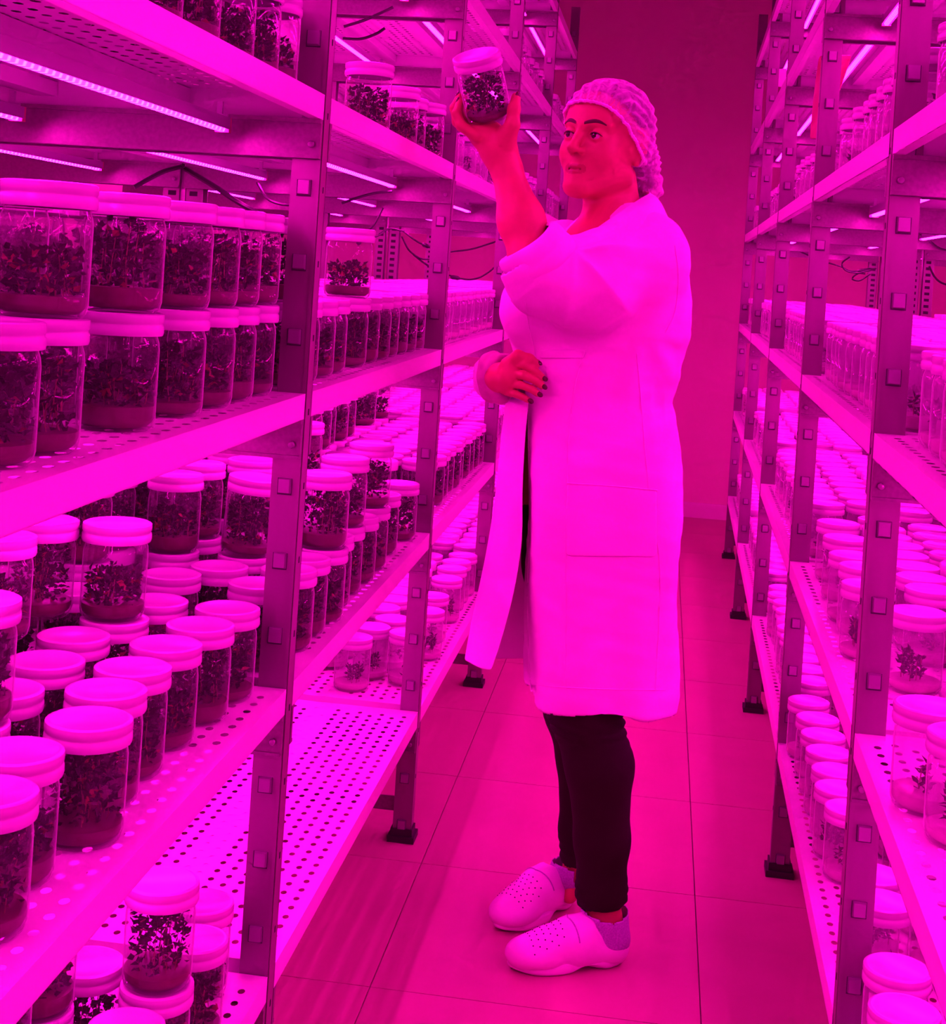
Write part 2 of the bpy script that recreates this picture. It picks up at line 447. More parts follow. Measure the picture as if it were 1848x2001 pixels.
def dense_plants(name, seed, count, top, red=0.05, fill=1.0):
    rnd.seed(seed); b = MB()
    for _ in range(count):
        a = rnd.uniform(0, 2*math.pi); q = math.sqrt(rnd.random()) * (JR - .0065) * fill
        z = .018 + (top - .018) * rnd.random() ** 0.85
        p = Vector((q*math.cos(a), q*math.sin(a), z))
        n = Vector((math.cos(a)*.4 + rnd.uniform(-1, 1), math.sin(a)*.4 + rnd.uniform(-1, 1), rnd.uniform(-.4, 1.0)))
        sz = rnd.uniform(.006, .013)
        n.normalize(); e = p + n*sz
        rr = math.hypot(e.x, e.y)
        if rr > JR - .0035: p -= Vector((e.x, e.y, 0)) * (1 - (JR - .0035)/rr)
        leaf(b, p, n, sz, sz*rnd.uniform(.28, .45), 2 if rnd.random() < red else 0)
    for _ in range(int(14)):
        a = rnd.uniform(0, 2*math.pi); q = math.sqrt(rnd.random()) * .028
        h = rnd.uniform(.5, 1.12) * top
        x, y = q*math.cos(a), q*math.sin(a); ex_, ey_ = x + rnd.uniform(-.008, .008), y + rnd.uniform(-.008, .008)
        b.tube([(x, y, .015), ((x+ex_)/2 + .003, (y+ey_)/2, h*.55), (ex_, ey_, h)], .0006, 3, 1)
        if h > top*.75:
            for _k in range(4): leaf(b, (ex_, ey_, h), (rnd.uniform(-1,1), rnd.uniform(-1,1), rnd.uniform(-.1,.8)), .009, .0038, 0)
    return b.mesh(name, [M['leaf'], M['stem'], M['redleaf']])

def sparse_plants(name, seed, n):
    rnd.seed(seed); b = MB()
    for i in range(n):
        a = rnd.uniform(0, 2*math.pi); q = rnd.uniform(.006, .026); x, y = q*math.cos(a), q*math.sin(a)
        h = rnd.uniform(.012, .032) * (1.0 if n < 4 else 1.6)
        b.tube([(x, y, .012), (x + rnd.uniform(-.004, .004), y, .02 + h)], .0009, 3, 1)
        for k in range(15 if n < 4 else 24):
            z = .02 + h * rnd.uniform(.1, 1.0)
            leaf(b, (x, y, z), (rnd.uniform(-1,1), rnd.uniform(-1,1), rnd.uniform(-.2,.9)), rnd.uniform(.008, .015), .0028, 0)
        for k in range(3):
            b.tube([(x, y, .016), (x + rnd.uniform(-.012,.012), y + rnd.uniform(-.012,.012), .006)], .0006, 3, 1)
    return b.mesh(name, [M['leaf'], M['stem']])

DENSE = [dense_plants('plantlets', 100+i, 300 + 25*(i % 3), [.088, .064, .076, .060, .086, .068][i], red=[.04, .1, .05, .14, .03, .08][i]) for i in range(6)]
SPARSE = [sparse_plants('plantlets', 200+i, [3, 5, 2, 6][i]) for i in range(4)]
b = MB(); b.lathe([(.0, .0030), (.030, .0020), (.036, .0), (.0405, .004), (JR, .012), (JR, .086), (.0415, .093), (.0395, .099), (.0390, .104)], 28)
GLASS_ME = b.mesh('glass_body', M['glass'], smooth=True); GLASS_S = b.mesh('glass_body', M['glass_s'], smooth=True)
b = MB(); b.lathe([(.0, .0225), (.036, .0225), (.0385, .0238), (.0420, .0240), (.0448, .0226), (LR, .0195), (LR, .0145), (.0440, .0132),
                   (.0440, .0112), (LR, .0100), (LR+.0004, .0030), (LR-.0006, .0), (.0412, .0)], 32)
LID_ME = b.mesh('lid', M['lid'], smooth=True)
def medium_mesh(name, h, m):
    b = MB(); b.lathe([(.0, .004), (.034, .004), (.0392, .009), (.0408, .014), (.0408, h), (.038, h + .001), (.0, h - .0005)], 20)
    return b.mesh(name, m, smooth=True)
MED = [medium_mesh('growth_medium', h, M['medium']) for h in (.020, .026, .017)]
MEDC = [medium_mesh('growth_medium', h, M['medium_clear']) for h in (.022, .018)]

def make_jar(p, kind, var, label, group, rot=(0, 0, 0)):
    o = empty('culture_jar', p); o.rotation_euler = rot; tag(o, label, 'jar', group)
    link('glass_body', GLASS_ME if kind == 'd' else GLASS_S, o); link('lid', LID_ME, o, (0, 0, JH - .024))
    if kind == 'd':
        link('growth_medium', MED[var % 3], o); link('plantlets', DENSE[var % 6], o, None, (0, 0, var * 1.7))
    else:
        link('growth_medium', MEDC[var % 2], o); link('plantlets', SPARSE[var % 4], o, None, (0, 0, var * 1.7))
    return o

# candidate positions: (rack, level, layer, d, y, kind)
CAND = []
def clash(r, li, layer, d, y, lim=.0925):
    return any(c[0] is r and c[1] == li and c[2] == layer and (c[3]-d)**2 + (c[4]-y)**2 < lim*lim for c in CAND)
def put(r, li, layer, pts, kind):
    for d, y in pts:
        for _ in range(8):
            hit = [c for c in CAND if c[0] is r and c[1] == li and c[2] == layer and (c[3]-d)**2 + (c[4]-y)**2 < .093**2]
            if not hit: break
            c = hit[0]; dd, yy = d - c[3], y - c[4]; q = math.hypot(dd, yy) or 1e-6
            d, y = c[3] + dd/q*.094, c[4] + yy/q*.094
        if hit: continue
        CAND.append((r, li, layer, max(d, .052), y, kind))
def fill(r, k, li, layer, rows, kind, y0=0.0, y1=1.0, prob=1.0, d0=.075, pitch=.104, rp=.098, thin=None):
    rs = random.Random(k*97 + li*13 + layer*5 + r.s*3 + (1000 if r in (RL2, RR2) else 0))
    a, e = k*r.bay + PD + .05, (k+1)*r.bay - .05
    for row in rows:
        d = d0 + row * rp
        if d > DEPTH - .05: continue
        y = a + (row % 2) * pitch/2
        while y < e:
            t = (y - a) / (e - a)
            if y0 <= t <= y1 and rs.random() < prob:
                yy = y + rs.uniform(-.004, .004); dd = d + rs.uniform(-.006, .006)
                ok = not clash(r, li, layer, dd, yy)
                if ok and layer:                        # an upper jar needs a jar below
                    ok = False
                    for c in CAND:
                        if c[0] is r and c[1] == li and c[2] == layer-1 and (c[3]-dd)**2 + (c[4]-yy)**2 < .03**2:
                            dd, yy, ok = c[3] + rs.uniform(-.004, .004), c[4] + rs.uniform(-.004, .004), True; break
                    ok = ok and not clash(r, li, layer, dd, yy)
                if ok: CAND.append((r, li, layer, dd, yy, kind))
            y += pitch
D_, C_, B_, A_, S_, T_ = range(6)
# --- left rack, nearest bay and the bay after it: positions read off the photograph
put(RL, C_, 0, [(.066,-.586),(.088,-.482),(.092,-.388),(.090,-.278),(.080,-.170),(.074,-.068),(.072,-.807),(.093,-.700),
                (.195,-.397),(.209,-.281),(.194,-.181),(.178,-.066),(.192,-.520),(.176,-.640),(.305,-.047),(.214,.105),(.165,.190),(.077,.099),(.10,-.92),(.08,-1.04),(.2,-.78)], 'd')
put(RL, C_, 1, [(.200,-.176),(.176,-.632),(.295,-.324),(.285,-.200),(.30,-.44)], 'd')
put(RL, C_, 0, [(.270,.269),(.152,.290),(.207,.502),(.052,.409),(.067,.627),(.063,.860),(.060,1.196),(.060,.215),(.062,.312),(.065,.520),(.062,.735)], 'd')
put(RL, C_, 1, [(.270,.269),(.152,.288),(.207,.502),(.054,.411),(.067,.627),(.064,.858)], 'd')
put(RL, D_, 0, [(.066,-.300),(.060,-.175),(.085,-.065),(.167,-.270),(.066,-.405),(.183,-.393),(.07,-.55),(.07,-.68),(.18,-.52),(.28,-.33),(.29,-.46)], 'd')
put(RL, D_, 1, [(.068,-.298),(.180,-.395),(.18,-.52)], 'd')
put(RL, A_, 0, [(.072,y) for y in (-.55,-.418,-.275,-.156,-.057)], 'd')
put(RL, A_, 0, [(.062,.594),(.070,.937),(.085,1.130),(.060,1.215)], 'd')
put(RL, B_, 0, [(.075,y) for y in (-.752,-.545,-.382,-.262,-.166,-.068)] + [(.075,-.85),(.165,-.65),(.165,-.46)], 'd')
put(RL, B_, 1, [(.075,y) for y in (-.752,-.548,-.380,-.166,-.068)] + [(.16,-.655)], 'd')
fill(RL, -1, A_, 0, (0, 1, 2), 'd', prob=.9)
fill(RL, -1, B_, 0, range(6), 'd'); fill(RL, -1, B_, 1, range(0, 5), 'd', prob=.85, y0=.25)
fill(RL, -1, C_, 0, range(6), 'd', y0=.15); fill(RL, -1, C_, 1, range(2, 6), 'd', prob=.4, y0=.3)
fill(RL, -1, D_, 0, range(1, 6), 'd', y1=.80, prob=.9); fill(RL, -1, D_, 1, range(2, 6), 'd', y1=.7, prob=.4)
put(RL, B_, 0, [(.075, .58)], 'd'); put(RL, B_, 1, [(.075, .58), (.08, .10), (.17, .12)], 'd')
fill(RL, 0, B_, 0, range(6), 'd'); fill(RL, 0, B_, 1, range(0, 4), 'd', y1=.12)
fill(RL, 0, C_, 0, range(6), 'd'); fill(RL, 0, C_, 1, range(2, 6), 'd', prob=.75)
put(RL, D_, 0, [(.185,1.425),(.070,1.513),(.163,1.54),(.130,1.640),(.060,1.76),(.075,1.939),(.070,2.172)], 's')
fill(RL, 1, A_, 0, (0, 1), 's', prob=.8); fill(RL, 1, B_, 0, range(6), 's', prob=.95); fill(RL, 1, C_, 0, range(6), 'd', y0=.12)
fill(RL, 1, C_, 1, range(3, 6), 'd', prob=.8); fill(RL, 1, D_, 0, range(0, 6), 's', y0=.15, prob=.95)
for k in (2, 3):
    fill(RL, k, A_, 0, (0, 1, 2), 's', prob=.8); fill(RL, k, B_, 0, range(5), 's'); fill(RL, k, C_, 0, range(5), 's')
    fill(RL, k, D_, 0, range(5), 's'); fill(RL, k, S_, 0, (0, 1), 's', prob=.8)
# --- right rack
put(RR, C_, 0, [(.118,.262),(.052,-.280),(.075,-.385),(.19,-.42),(.064,.443),(.076,.905),(.08,1.095)], 's')
put(RR, D_, 0, [(.053,1.194),(.061,1.068),(.062,.955),(.063,.845),(.065,.735),(.062,.635),(.071,.535),(.076,.245),(.074,.145),(.066,-.075),(.058,-.193),(.17,-.12),(.17,.2)], 's')
fill(RR, -1, A_, 0, (0, 1, 2), 's', prob=.9); fill(RR, -1, B_, 0, range(6), 's', prob=.9); fill(RR, -1, C_, 0, range(1, 6), 's', prob=.85, y1=.7)
fill(RR, -1, D_, 0, range(5), 's', prob=.9, y1=.85)
fill(RR, 0, A_, 0, (0, 1), 's', prob=.9); fill(RR, 0, B_, 0, range(6), 's'); fill(RR, 0, C_, 0, range(0, 6), 's', y0=.30)
fill(RR, 0, C_, 0, range(2, 6), 's', y1=.30); fill(RR, 0, C_, 1, range(3, 6), 's', prob=.7); fill(RR, 0, D_, 0, range(1, 6), 's', prob=.95)
for k in (1, 2, 3):
    fill(RR, k, A_, 0, (0, 1), 's', prob=.9); fill(RR, k, B_, 0, range(5), 's'); fill(RR, k, C_, 0, range(5), 's'); fill(RR, k, D_, 0, range(5), 's')
for k in (0, 1, 2):
    for r in (RL2, RR2):
        fill(r, k, B_, 0, range(3), 's'); fill(r, k, C_, 0, range(3), 's')

# --- how large does each jar show? a small depth buffer tells which 300 to build singly
def project(p):
    d = np.array(p) - CAM; zc = d @ FV; xr = d @ RV / zc * FPX; yd = -d[2] / zc * FPX
    return 924 + math.cos(ALPHA)*xr - math.sin(ALPHA)*yd, 517 + math.sin(ALPHA)*xr + math.cos(ALPHA)*yd, zc
ZB = np.full((501, 462), 1e9); IDB = np.full((501, 462), -1, int)
def raster(pts, idn):
    q = [project(p) for p in pts]
    if min(a[2] for a in q) < .15: return
    P = np.array([(a[0]/4, a[1]/4) for a in q]); zc = sum(a[2] for a in q)/len(q)
    x0, y0 = np.floor(P.min(0)).astype(int); x1, y1 = np.ceil(P.max(0)).astype(int)
    x0, y0, x1, y1 = max(x0, 0), max(y0, 0), min(x1, 461), min(y1, 500)
    if x1 <= x0 or y1 <= y0: return
    gx_, gy_ = np.meshgrid(np.arange(x0, x1+1), np.arange(y0, y1+1))
    ins = np.ones(gx_.shape, bool); ins2 = ins.copy()
    for i in range(len(P)):
        a, c = P[i], P[(i+1) % len(P)]
        e = (c[0]-a[0])*(gy_-a[1]) - (c[1]-a[1])*(gx_-a[0]); ins &= e >= 0; ins2 &= e <= 0
    m = ins | ins2
    zz = ZB[y0:y1+1, x0:x1+1]; ii = IDB[y0:y1+1, x0:x1+1]
    m &= zc < zz
    zz[m] = zc; ii[m] = idn
for r in (RL, RR):
    for k in range(-1, 4):
        for zt in LEV:
            n = 12
            for j in range(n):
                ya, yb = k*r.bay + r.bay*j/n, k*r.bay + r.bay*(j+1)/n
                raster([r.W(0, ya, zt), r.W(0, yb, zt), r.W(0, yb, zt-LIP), r.W(0, ya, zt-LIP)], -2)
                for i in range(6):
                    da, db = DEPTH*i/6, DEPTH*(i+1)/6
                    raster([r.W(da, ya, zt), r.W(da, yb, zt), r.W(db, yb, zt), r.W(db, ya, zt)], -2)
        y = k*r.bay
        for j in range(8): raster([r.W(0, y, PH*j/8), r.W(PW, y, PH*j/8), r.W(PW, y, PH*(j+1)/8), r.W(0, y, PH*(j+1)/8)], -2)
for i, (r, li, ly, d, y, kd) in enumerate(CAND):
    c = np.array(r.W(d, y, LEV[li] + ly*JH)); z1 = np.array([0, 0, JH])
    raster([c - RV*JR, c + RV*JR, c + RV*JR + z1, c - RV*JR + z1], i)
    t = c + z1
    raster([t - RV*LR, t - FV*LR - RV*.02, t - FV*LR + RV*.02, t + RV*LR, t + FV*LR + RV*.02, t + FV*LR - RV*.02], i)
cnt = np.bincount(IDB[IDB >= 0], minlength=len(CAND))
order = np.argsort(-cnt)
SINGLE = [int(i) for i in order[:285] if cnt[i] > 0]
# labels: row, count along the row, shelf, bay, side
ORD = ['first','second','third','fourth','fifth','sixth','seventh','eighth','ninth','tenth','eleventh','twelfth','thirteenth','fourteenth','fifteenth']
def key(i):
    r, li, ly, d, y, kd = CAND[i]
    return (id(r), li, ly, int(math.floor((y - PD/2) / r.bay)), max(0, int(round((d - .072) / .104))))
buckets = {}
for i in range(len(CAND)): buckets.setdefault(key(i), []).append(i)
place = {}
for kk, ids in buckets.items():
    for n, i in enumerate(sorted(ids, key=lambda q: CAND[q][4])): place[i] = n
BN = {-1: 'nearest', 0: 'second', 1: 'third', 2: 'fourth', 3: 'farthest'}
RN = ['front row', 'second row', 'third row', 'fourth row', 'fifth row', 'rear row', 'rear row']
single = set(SINGLE)
for i in SINGLE:
    r, li, ly, d, y, kd = CAND[i]
    _, _, _, k, row = key(i)
    what = 'dark plantlet jar' if kd == 'd' else 'clear sprout jar'
    where = '%s from the viewer in %s, %s %s shelf, %s bay' % (ORD[min(place[i], 14)], RN[row], 'right' if r.s > 0 else 'left', LEVN[li].replace('second lowest', 'low'), BN[k])
    lab = what + ', ' + where.replace(' from the viewer', '') + (', stacked on top' if ly else '')
    tilt = (0, math.radians(5), 0) if (r is RL and li == C_ and ly == 1 and abs(d-.152) < .012 and abs(y-.288) < .02) else (0, 0, 0)
    p = r.W(d, y, LEV[li] + ly*(JH - .0002) + (.0035 if tilt[1] else .0003))
    o = make_jar(p, kd, i, lab, 'culture jars on the %s rack' % ('right' if r.s > 0 else 'left'), tilt)
# the rest, far or hidden behind others, as one mass
def far_jars(name, ids, label):
    V_, F_, MI = [], [], []
    def tmpl(kind, var):
        b = MB(); b.lathe([(.034, 0), (JR, .010), (JR, .088), (.039, .101)], 12, 0 if kind == 'd' else 5, cap0=True)
        b.lathe([(.0, .125), (.042, .125), (LR, .122), (LR, .1025), (.041, .101)], 14, 1)
        if kind == 'd':
            b.lathe([(.0, .004), (.040, .008), (.040, .022), (.0, .022)], 8, 2)
            rnd.seed(var)
            for _ in range(60):
                a = rnd.uniform(0, 6.28); q = math.sqrt(rnd.random())*.034
                leaf(b, (q*math.cos(a), q*math.sin(a), rnd.uniform(.02, .08)), (rnd.uniform(-1,1), rnd.uniform(-1,1), rnd.uniform(-.3,1)), .013, .006, 3)
        else:
            b.lathe([(.0, .004), (.040, .008), (.040, .020), (.0, .020)], 8, 4)
            rnd.seed(var)
            for _ in range((46, 30, 12)[var]):
                a = rnd.uniform(0, 6.28); q = math.sqrt(rnd.random())*.030
                leaf(b, (q*math.cos(a), q*math.sin(a), rnd.uniform(.02, (.072, .058, .040)[var])), (rnd.uniform(-1,1), rnd.uniform(-1,1), rnd.uniform(-.2,1)), .014, .005, 3)
        return np.array(b.v), b.f, b.m
    T = {(k, v): tmpl(k, v) for k in 'ds' for v in range(3)}
    off = 0
    for i in ids:
        r, li, ly, d, y, kd = CAND[i]
        v, f, m = T[(kd, i % 3)]
        p = np.array(r.W(d, y, LEV[li] + ly*JH + .0004)); a = i * 1.7
        ca_, sa_ = math.cos(a), math.sin(a)
        V_.append(np.stack([v[:,0]*ca_ - v[:,1]*sa_, v[:,0]*sa_ + v[:,1]*ca_, v[:,2]], 1) + p)
        F_ += [tuple(q + off for q in t) for t in f]; MI += m; off += len(v)
    me = bpy.data.meshes.new(name); me.from_pydata(np.concatenate(V_).tolist(), [], F_)
    for m in (M['glass'], M['lid'], M['medium'], M['leaf'], M['medium_clear'], M['glass_s']): me.materials.append(m)
    me.polygons.foreach_set('material_index', MI); me.polygons.foreach_set('use_smooth', [True]*len(F_))
    me.set_sharp_from_angle(angle=math.radians(50)); me.update()
    return tag(link(name, me), label, 'jars', None, 'stuff')
far_jars('far_culture_jars', [i for i in range(len(CAND)) if i not in single], 'many small white-lidded jars crowding the shelves farther back')

# ------------------------------------------------------------------ implicit surfaces for the person
class Field:
    """signed distance on a rectilinear grid; smooth unions give one continuous skin"""
    def __init__(s, xs, ys, zs):
        s.x, s.y, s.z = [np.asarray(a, np.float32) for a in (xs, ys, zs)]
        s.D = np.full((len(s.x), len(s.y), len(s.z)), 0.2, np.float32)
    def _blk(s, lo, hi):
        r = []
        for ax, a, b in zip((s.x, s.y, s.z), lo, hi):
            i0 = max(0, int(np.searchsorted(ax, a)) - 1); i1 = min(len(ax), int(np.searchsorted(ax, b)) + 1)
            r.append(slice(i0, i1))
        X, Y, Z = np.meshgrid(s.x[r[0]], s.y[r[1]], s.z[r[2]], indexing='ij', sparse=True)
        return tuple(r), X, Y, Z
    def put(s, d, r, k, sub=False):
        A = s.D[r]
        if A.size == 0: return
        if sub:
            d = -d; h = np.clip(.5 - .5*(A - d)/max(k, 1e-6), 0, 1); s.D[r] = A + (d - A)*h + k*h*(1-h)
        else:
            h = np.clip(.5 + .5*(A - d)/max(k, 1e-6), 0, 1); s.D[r] = A + (d - A)*h - k*h*(1-h)
    def cone(s, a, b, ra, rb, k=.01, sub=False):
        a, b = np.asarray(a, float), np.asarray(b, float); m = max(ra, rb) + k*2 + .03
        r, X, Y, Z = s._blk(np.minimum(a, b) - m, np.maximum(a, b) + m)
        ba = b - a; l2 = float(ba @ ba) + 1e-12
        t = np.clip(((X-a[0])*ba[0] + (Y-a[1])*ba[1] + (Z-a[2])*ba[2])/l2, 0, 1)
        d = np.sqrt((X-a[0]-t*ba[0])**2 + (Y-a[1]-t*ba[1])**2 + (Z-a[2]-t*ba[2])**2) - (ra + (rb-ra)*t)
        s.put(d.astype(np.float32), r, k, sub)
    def chain(s, pts, rr, k=.01):
        for i in range(len(pts)-1): s.cone(pts[i], pts[i+1], rr[i], rr[i+1], k)
    def ell(s, c, rad, axes=None, k=.01, sub=False):
        c = np.asarray(c, float); m = max(rad) + k*2 + .03
        r, X, Y, Z = s._blk(c - m, c + m)
        if axes is None: axes = np.eye(3)
        q = 0; g = 0
        for i in range(3):
            e = np.asarray(axes[i]); u = (X-c[0])*e[0] + (Y-c[1])*e[1] + (Z-c[2])*e[2]
            q = q + (u/rad[i])**2; g = g + (u/rad[i]**2)**2
        k0 = np.sqrt(q); k1 = np.sqrt(g) + 1e-9
        d = k0*(k0 - 1)/k1
        s.put(d.astype(np.float32), r, k, sub)
    def func(s, fn, lo, hi, k=.01, sub=False):
        r, X, Y, Z = s._blk(np.asarray(lo), np.asarray(hi))
        s.put(fn(X, Y, Z).astype(np.float32), r, k, sub)
    def net(s):
        """surface nets: vertices and quads"""
        D = s.D; S = D < 0
        nx, ny, nz = D.shape
        cs = [S[i:nx-1+i, j:ny-1+j, k:nz-1+k] for i in (0,1) for j in (0,1) for k in (0,1)]
        n = sum(c.astype(np.int8) for c in cs)
        I, J, K = np.nonzero((n > 0) & (n < 8))
        idx = np.full((nx-1, ny-1, nz-1), -1, np.int32); idx[I, J, K] = np.arange(len(I))
        acc = np.zeros((len(I), 3)); c = np.zeros(len(I))
        cor = [(i, j, k) for i in (0,1) for j in (0,1) for k in (0,1)]
        for p in cor:
            for ax in range(3):
                if p[ax]: continue
                q = list(p); q[ax] = 1
                d0 = D[I+p[0], J+p[1], K+p[2]]; d1 = D[I+q[0], J+q[1], K+q[2]]
                m = (d0 < 0) != (d1 < 0)
                t = np.where(m, d0/np.where(m, d0 - d1, 1), 0)
                P0 = np.stack([s.x[I+p[0]], s.y[J+p[1]], s.z[K+p[2]]], 1); P1 = np.stack([s.x[I+q[0]], s.y[J+q[1]], s.z[K+q[2]]], 1)
                acc += np.where(m[:, None], P0 + (P1-P0)*t[:, None], 0); c += m
        V = acc/c[:, None]
        Q = []
        for ax in range(3):
            sl0 = [slice(None)]*3; sl1 = [slice(None)]*3; sl0[ax] = slice(0, -1); sl1[ax] = slice(1, None)
            a, b = S[tuple(sl0)], S[tuple(sl1)]
            E = np.nonzero(a != b); sg = a[E]
            o = [(ax+1) % 3, (ax+2) % 3]
            def cell(du, dv):
                q = [E[0].copy(), E[1].copy(), E[2].copy()]; q[o[0]] -= du; q[o[1]] -= dv; return q
            ok = (E[o[0]] > 0) & (E[o[1]] > 0) & (E[o[0]] < D.shape[o[0]]-1) & (E[o[1]] < D.shape[o[1]]-1)
            ids = []
            for du, dv in ((1,1), (0,1), (0,0), (1,0)):
                q = cell(du, dv); q = [np.clip(t, 0, m-1) for t, m in zip(q, idx.shape)]; ids.append(idx[q[0], q[1], q[2]])
            F = np.stack(ids, 1); F = np.where(sg[:, None], F, F[:, ::-1])
            Q.append(F[ok & (F >= 0).all(1)])
        return V, np.concatenate(Q)

def smooth_mesh(V, F, it=2, lam=.5):
    e = np.concatenate([F[:, [0,1]], F[:, [1,2]], F[:, [2,3]], F[:, [3,0]]])
    for _ in range(it):
        acc = np.zeros_like(V); c = np.zeros(len(V))
        for a, b in ((0, 1), (1, 0)):
            np.add.at(acc, e[:, a], V[e[:, b]]); np.add.at(c, e[:, a], 1)
        V = V + lam*(acc/np.maximum(c, 1)[:, None] - V)
    return V

def net_object(name, V, F, mats, parent, mi=None, keep=None):
    if keep is not None:
        F = F[keep]; mi = mi[keep] if mi is not None else None
        u, inv = np.unique(F, return_inverse=True); V = V[u]; F = inv.reshape(F.shape)
    me = bpy.data.meshes.new(name); me.from_pydata(V.tolist(), [], F.tolist())
    for m in (mats if isinstance(mats, (list, tuple)) else [mats]): me.materials.append(m)
    if mi is not None: me.polygons.foreach_set('material_index', np.asarray(mi, np.int32))
    me.polygons.foreach_set('use_smooth', [True]*len(F)); me.update()
    return link(name, me, parent)

def grid_object(name, G, mats, parent, thick=0.0, closed=False, sub=1):
    """surface through a grid of points G[i][j]"""
    G = np.asarray(G, float); n, m = G.shape[:2]
    V = G.reshape(-1, 3); F = []
    for i in range(n-1):
        for j in range(m if closed else m-1):
            j2 = (j+1) % m; F.append((i*m+j, i*m+j2, (i+1)*m+j2, (i+1)*m+j))
    me = bpy.data.meshes.new(name); me.from_pydata(V.tolist(), [], F)
    me.materials.append(mats); me.polygons.foreach_set('use_smooth', [True]*len(F)); me.update()
    o = link(name, me, parent)
    if thick:
        md = o.modifiers.new('thickness', 'SOLIDIFY'); md.thickness = thick; md.offset = 0
    if sub:
        md = o.modifiers.new('smooth', 'SUBSURF'); md.levels = sub; md.render_levels = sub
    return o

def crv(pts, n):
    """points along a Catmull-Rom curve"""
    P = np.asarray(pts, float); P = np.vstack([2*P[0]-P[1], P, 2*P[-1]-P[-2]])
    out = []
    for t in np.linspace(0, len(P)-3 - 1e-9, n):
        i = int(t); u = t - i; p0, p1, p2, p3 = P[i:i+4]
        out.append(.5*((2*p1) + (p2-p0)*u + (2*p0-5*p1+4*p2-p3)*u*u + (3*p1-p0-3*p2+p3)*u**3))
    return np.array(out)

# ------------------------------------------------------------------ the person
ZP = 2.93
def absab(px, py, zc):
    dx, dy = px - 924, py - 517; ca_, sa_ = math.cos(ALPHA), math.sin(ALPHA)
    return np.array([(ca_*dx + sa_*dy)*zc/FPX, zc, 1.33 - (-sa_*dx + ca_*dy)*zc/FPX])
O_ = absab(1150, 1830, ZP); O_[2] = 0
def Q(px, py, db=0.0): return absab(px, py, ZP + db) - O_
proot = empty('person', tuple(RV*O_[0] + FV*O_[1]), PSI)
tag(proot, 'person in white lab coat and hairnet holding up a jar in the aisle', 'person')
M['skin'] = mat('skin', (0.47, 0.245, 0.092), 0.5, var=0.05, scale=25, bump=0.015, bscale=300, sss=0.0)
M['lips'] = mat('lips', (0.33, 0.12, 0.05), 0.45)
M['hair'] = mat('dark_hair', (0.045, 0.03, 0.022), 0.5, var=0.4, scale=80, stretch=(6, 1, 1))
M['brow'] = mat('eyebrow_hair', (0.05, 0.025, 0.012), 0.7)
M['eye'] = mat('eye_white', (0.55, 0.45, 0.40), 0.15)
M['iris'] = mat('dark_iris', (0.03, 0.018, 0.012), 0.1)
M['coat'] = mat('lab_coat_cotton', (0.84, 0.84, 0.80), 0.8, var=0.02, scale=12, bump=0.05, bscale=26)
M['cuff'] = mat('darker_folded_cuff', (0.50, 0.42, 0.36), 0.85, var=0.1, scale=60)  # cuff colour darker than the coat
M['legging'] = mat('black_leggings', (0.010, 0.005, 0.003), 0.8, spec=0.2)
M['sock'] = mat('grey_knit_sock', (0.36, 0.36, 0.44), 0.9, var=0.2, scale=300)
M['clog'] = mat('white_clog_leather', (0.84, 0.83, 0.80), 0.38, bump=0.02, bscale=150)
M['sole'] = mat('clog_sole', (0.74, 0.66, 0.55), 0.6)
M['nail'] = mat('dark_nail_polish', (0.06, 0.012, 0.01), 0.15)
M['shirt'] = mat('dark_red_shirt', (0.34, 0.10, 0.08), 0.8)

def rng(*segs):
    out = [segs[0][0]]
    for a, b, st in segs:
        n = max(1, int(round((b-a)/st))); out += list(np.linspace(a, b, n+1)[1:])
    return out
zh = Q(1150, 800)[2]
B = Field(rng((-.41, .16, .0024)), rng((-.30, -.17, .0030), (-.17, .10, .0024), (.10, .36, .005)),
          rng((.02, .20, .005), (.20, zh-.03, .012), (zh-.03, zh+.18, .0026), (zh+.18, 1.36, .006), (1.36, 1.80, .0024)))
# torso and legs stay inside the clothes
B.chain([Q(1180,1000), Q(1185,850), Q(1175,650), Q(1190,520), Q(1196,455)], [.085,.085,.095,.085,.05], .03)
B.chain([Q(1145,1030,-.045), Q(1140,1385,-.068), Q(1172,1500,-.06), Q(1176,1700,-.05), Q(1180,1800,-.045)], [.07,.05,.052,.034,.033], .015)
B.chain([Q(1105,1030,.06), Q(1118,1385,.105), Q(1142,1480,.13), Q(1132,1660,.155), Q(1130,1705,.165)], [.068,.046,.046,.031,.031], .015)
B.chain([Q(1180,1800,-.045), Q(1150,1850,-.072)], [.031,.026], .02); B.chain([Q(1130,1705,.165), Q(1112,1748,.150)], [.029,.018], .02)
# arms
SHN, ELN, WRN = Q(1262,505,-.10), Q(1043,517,-.232), Q(988,326,-.175)
B.chain([Q(1190,500), SHN, ELN], [.06,.055,.043], .03)
B.chain([ELN, ELN + (WRN-ELN)*.45, WRN], [.041,.041,.0262], .02)
SHF, ELF, WRF = Q(1110,505,.12), Q(1052,745,.22), Q(962,738,-.03)
B.chain([Q(1190,500), SHF, ELF], [.06,.05,.04], .03); B.chain([ELF, WRF], [.038,.026], .015)
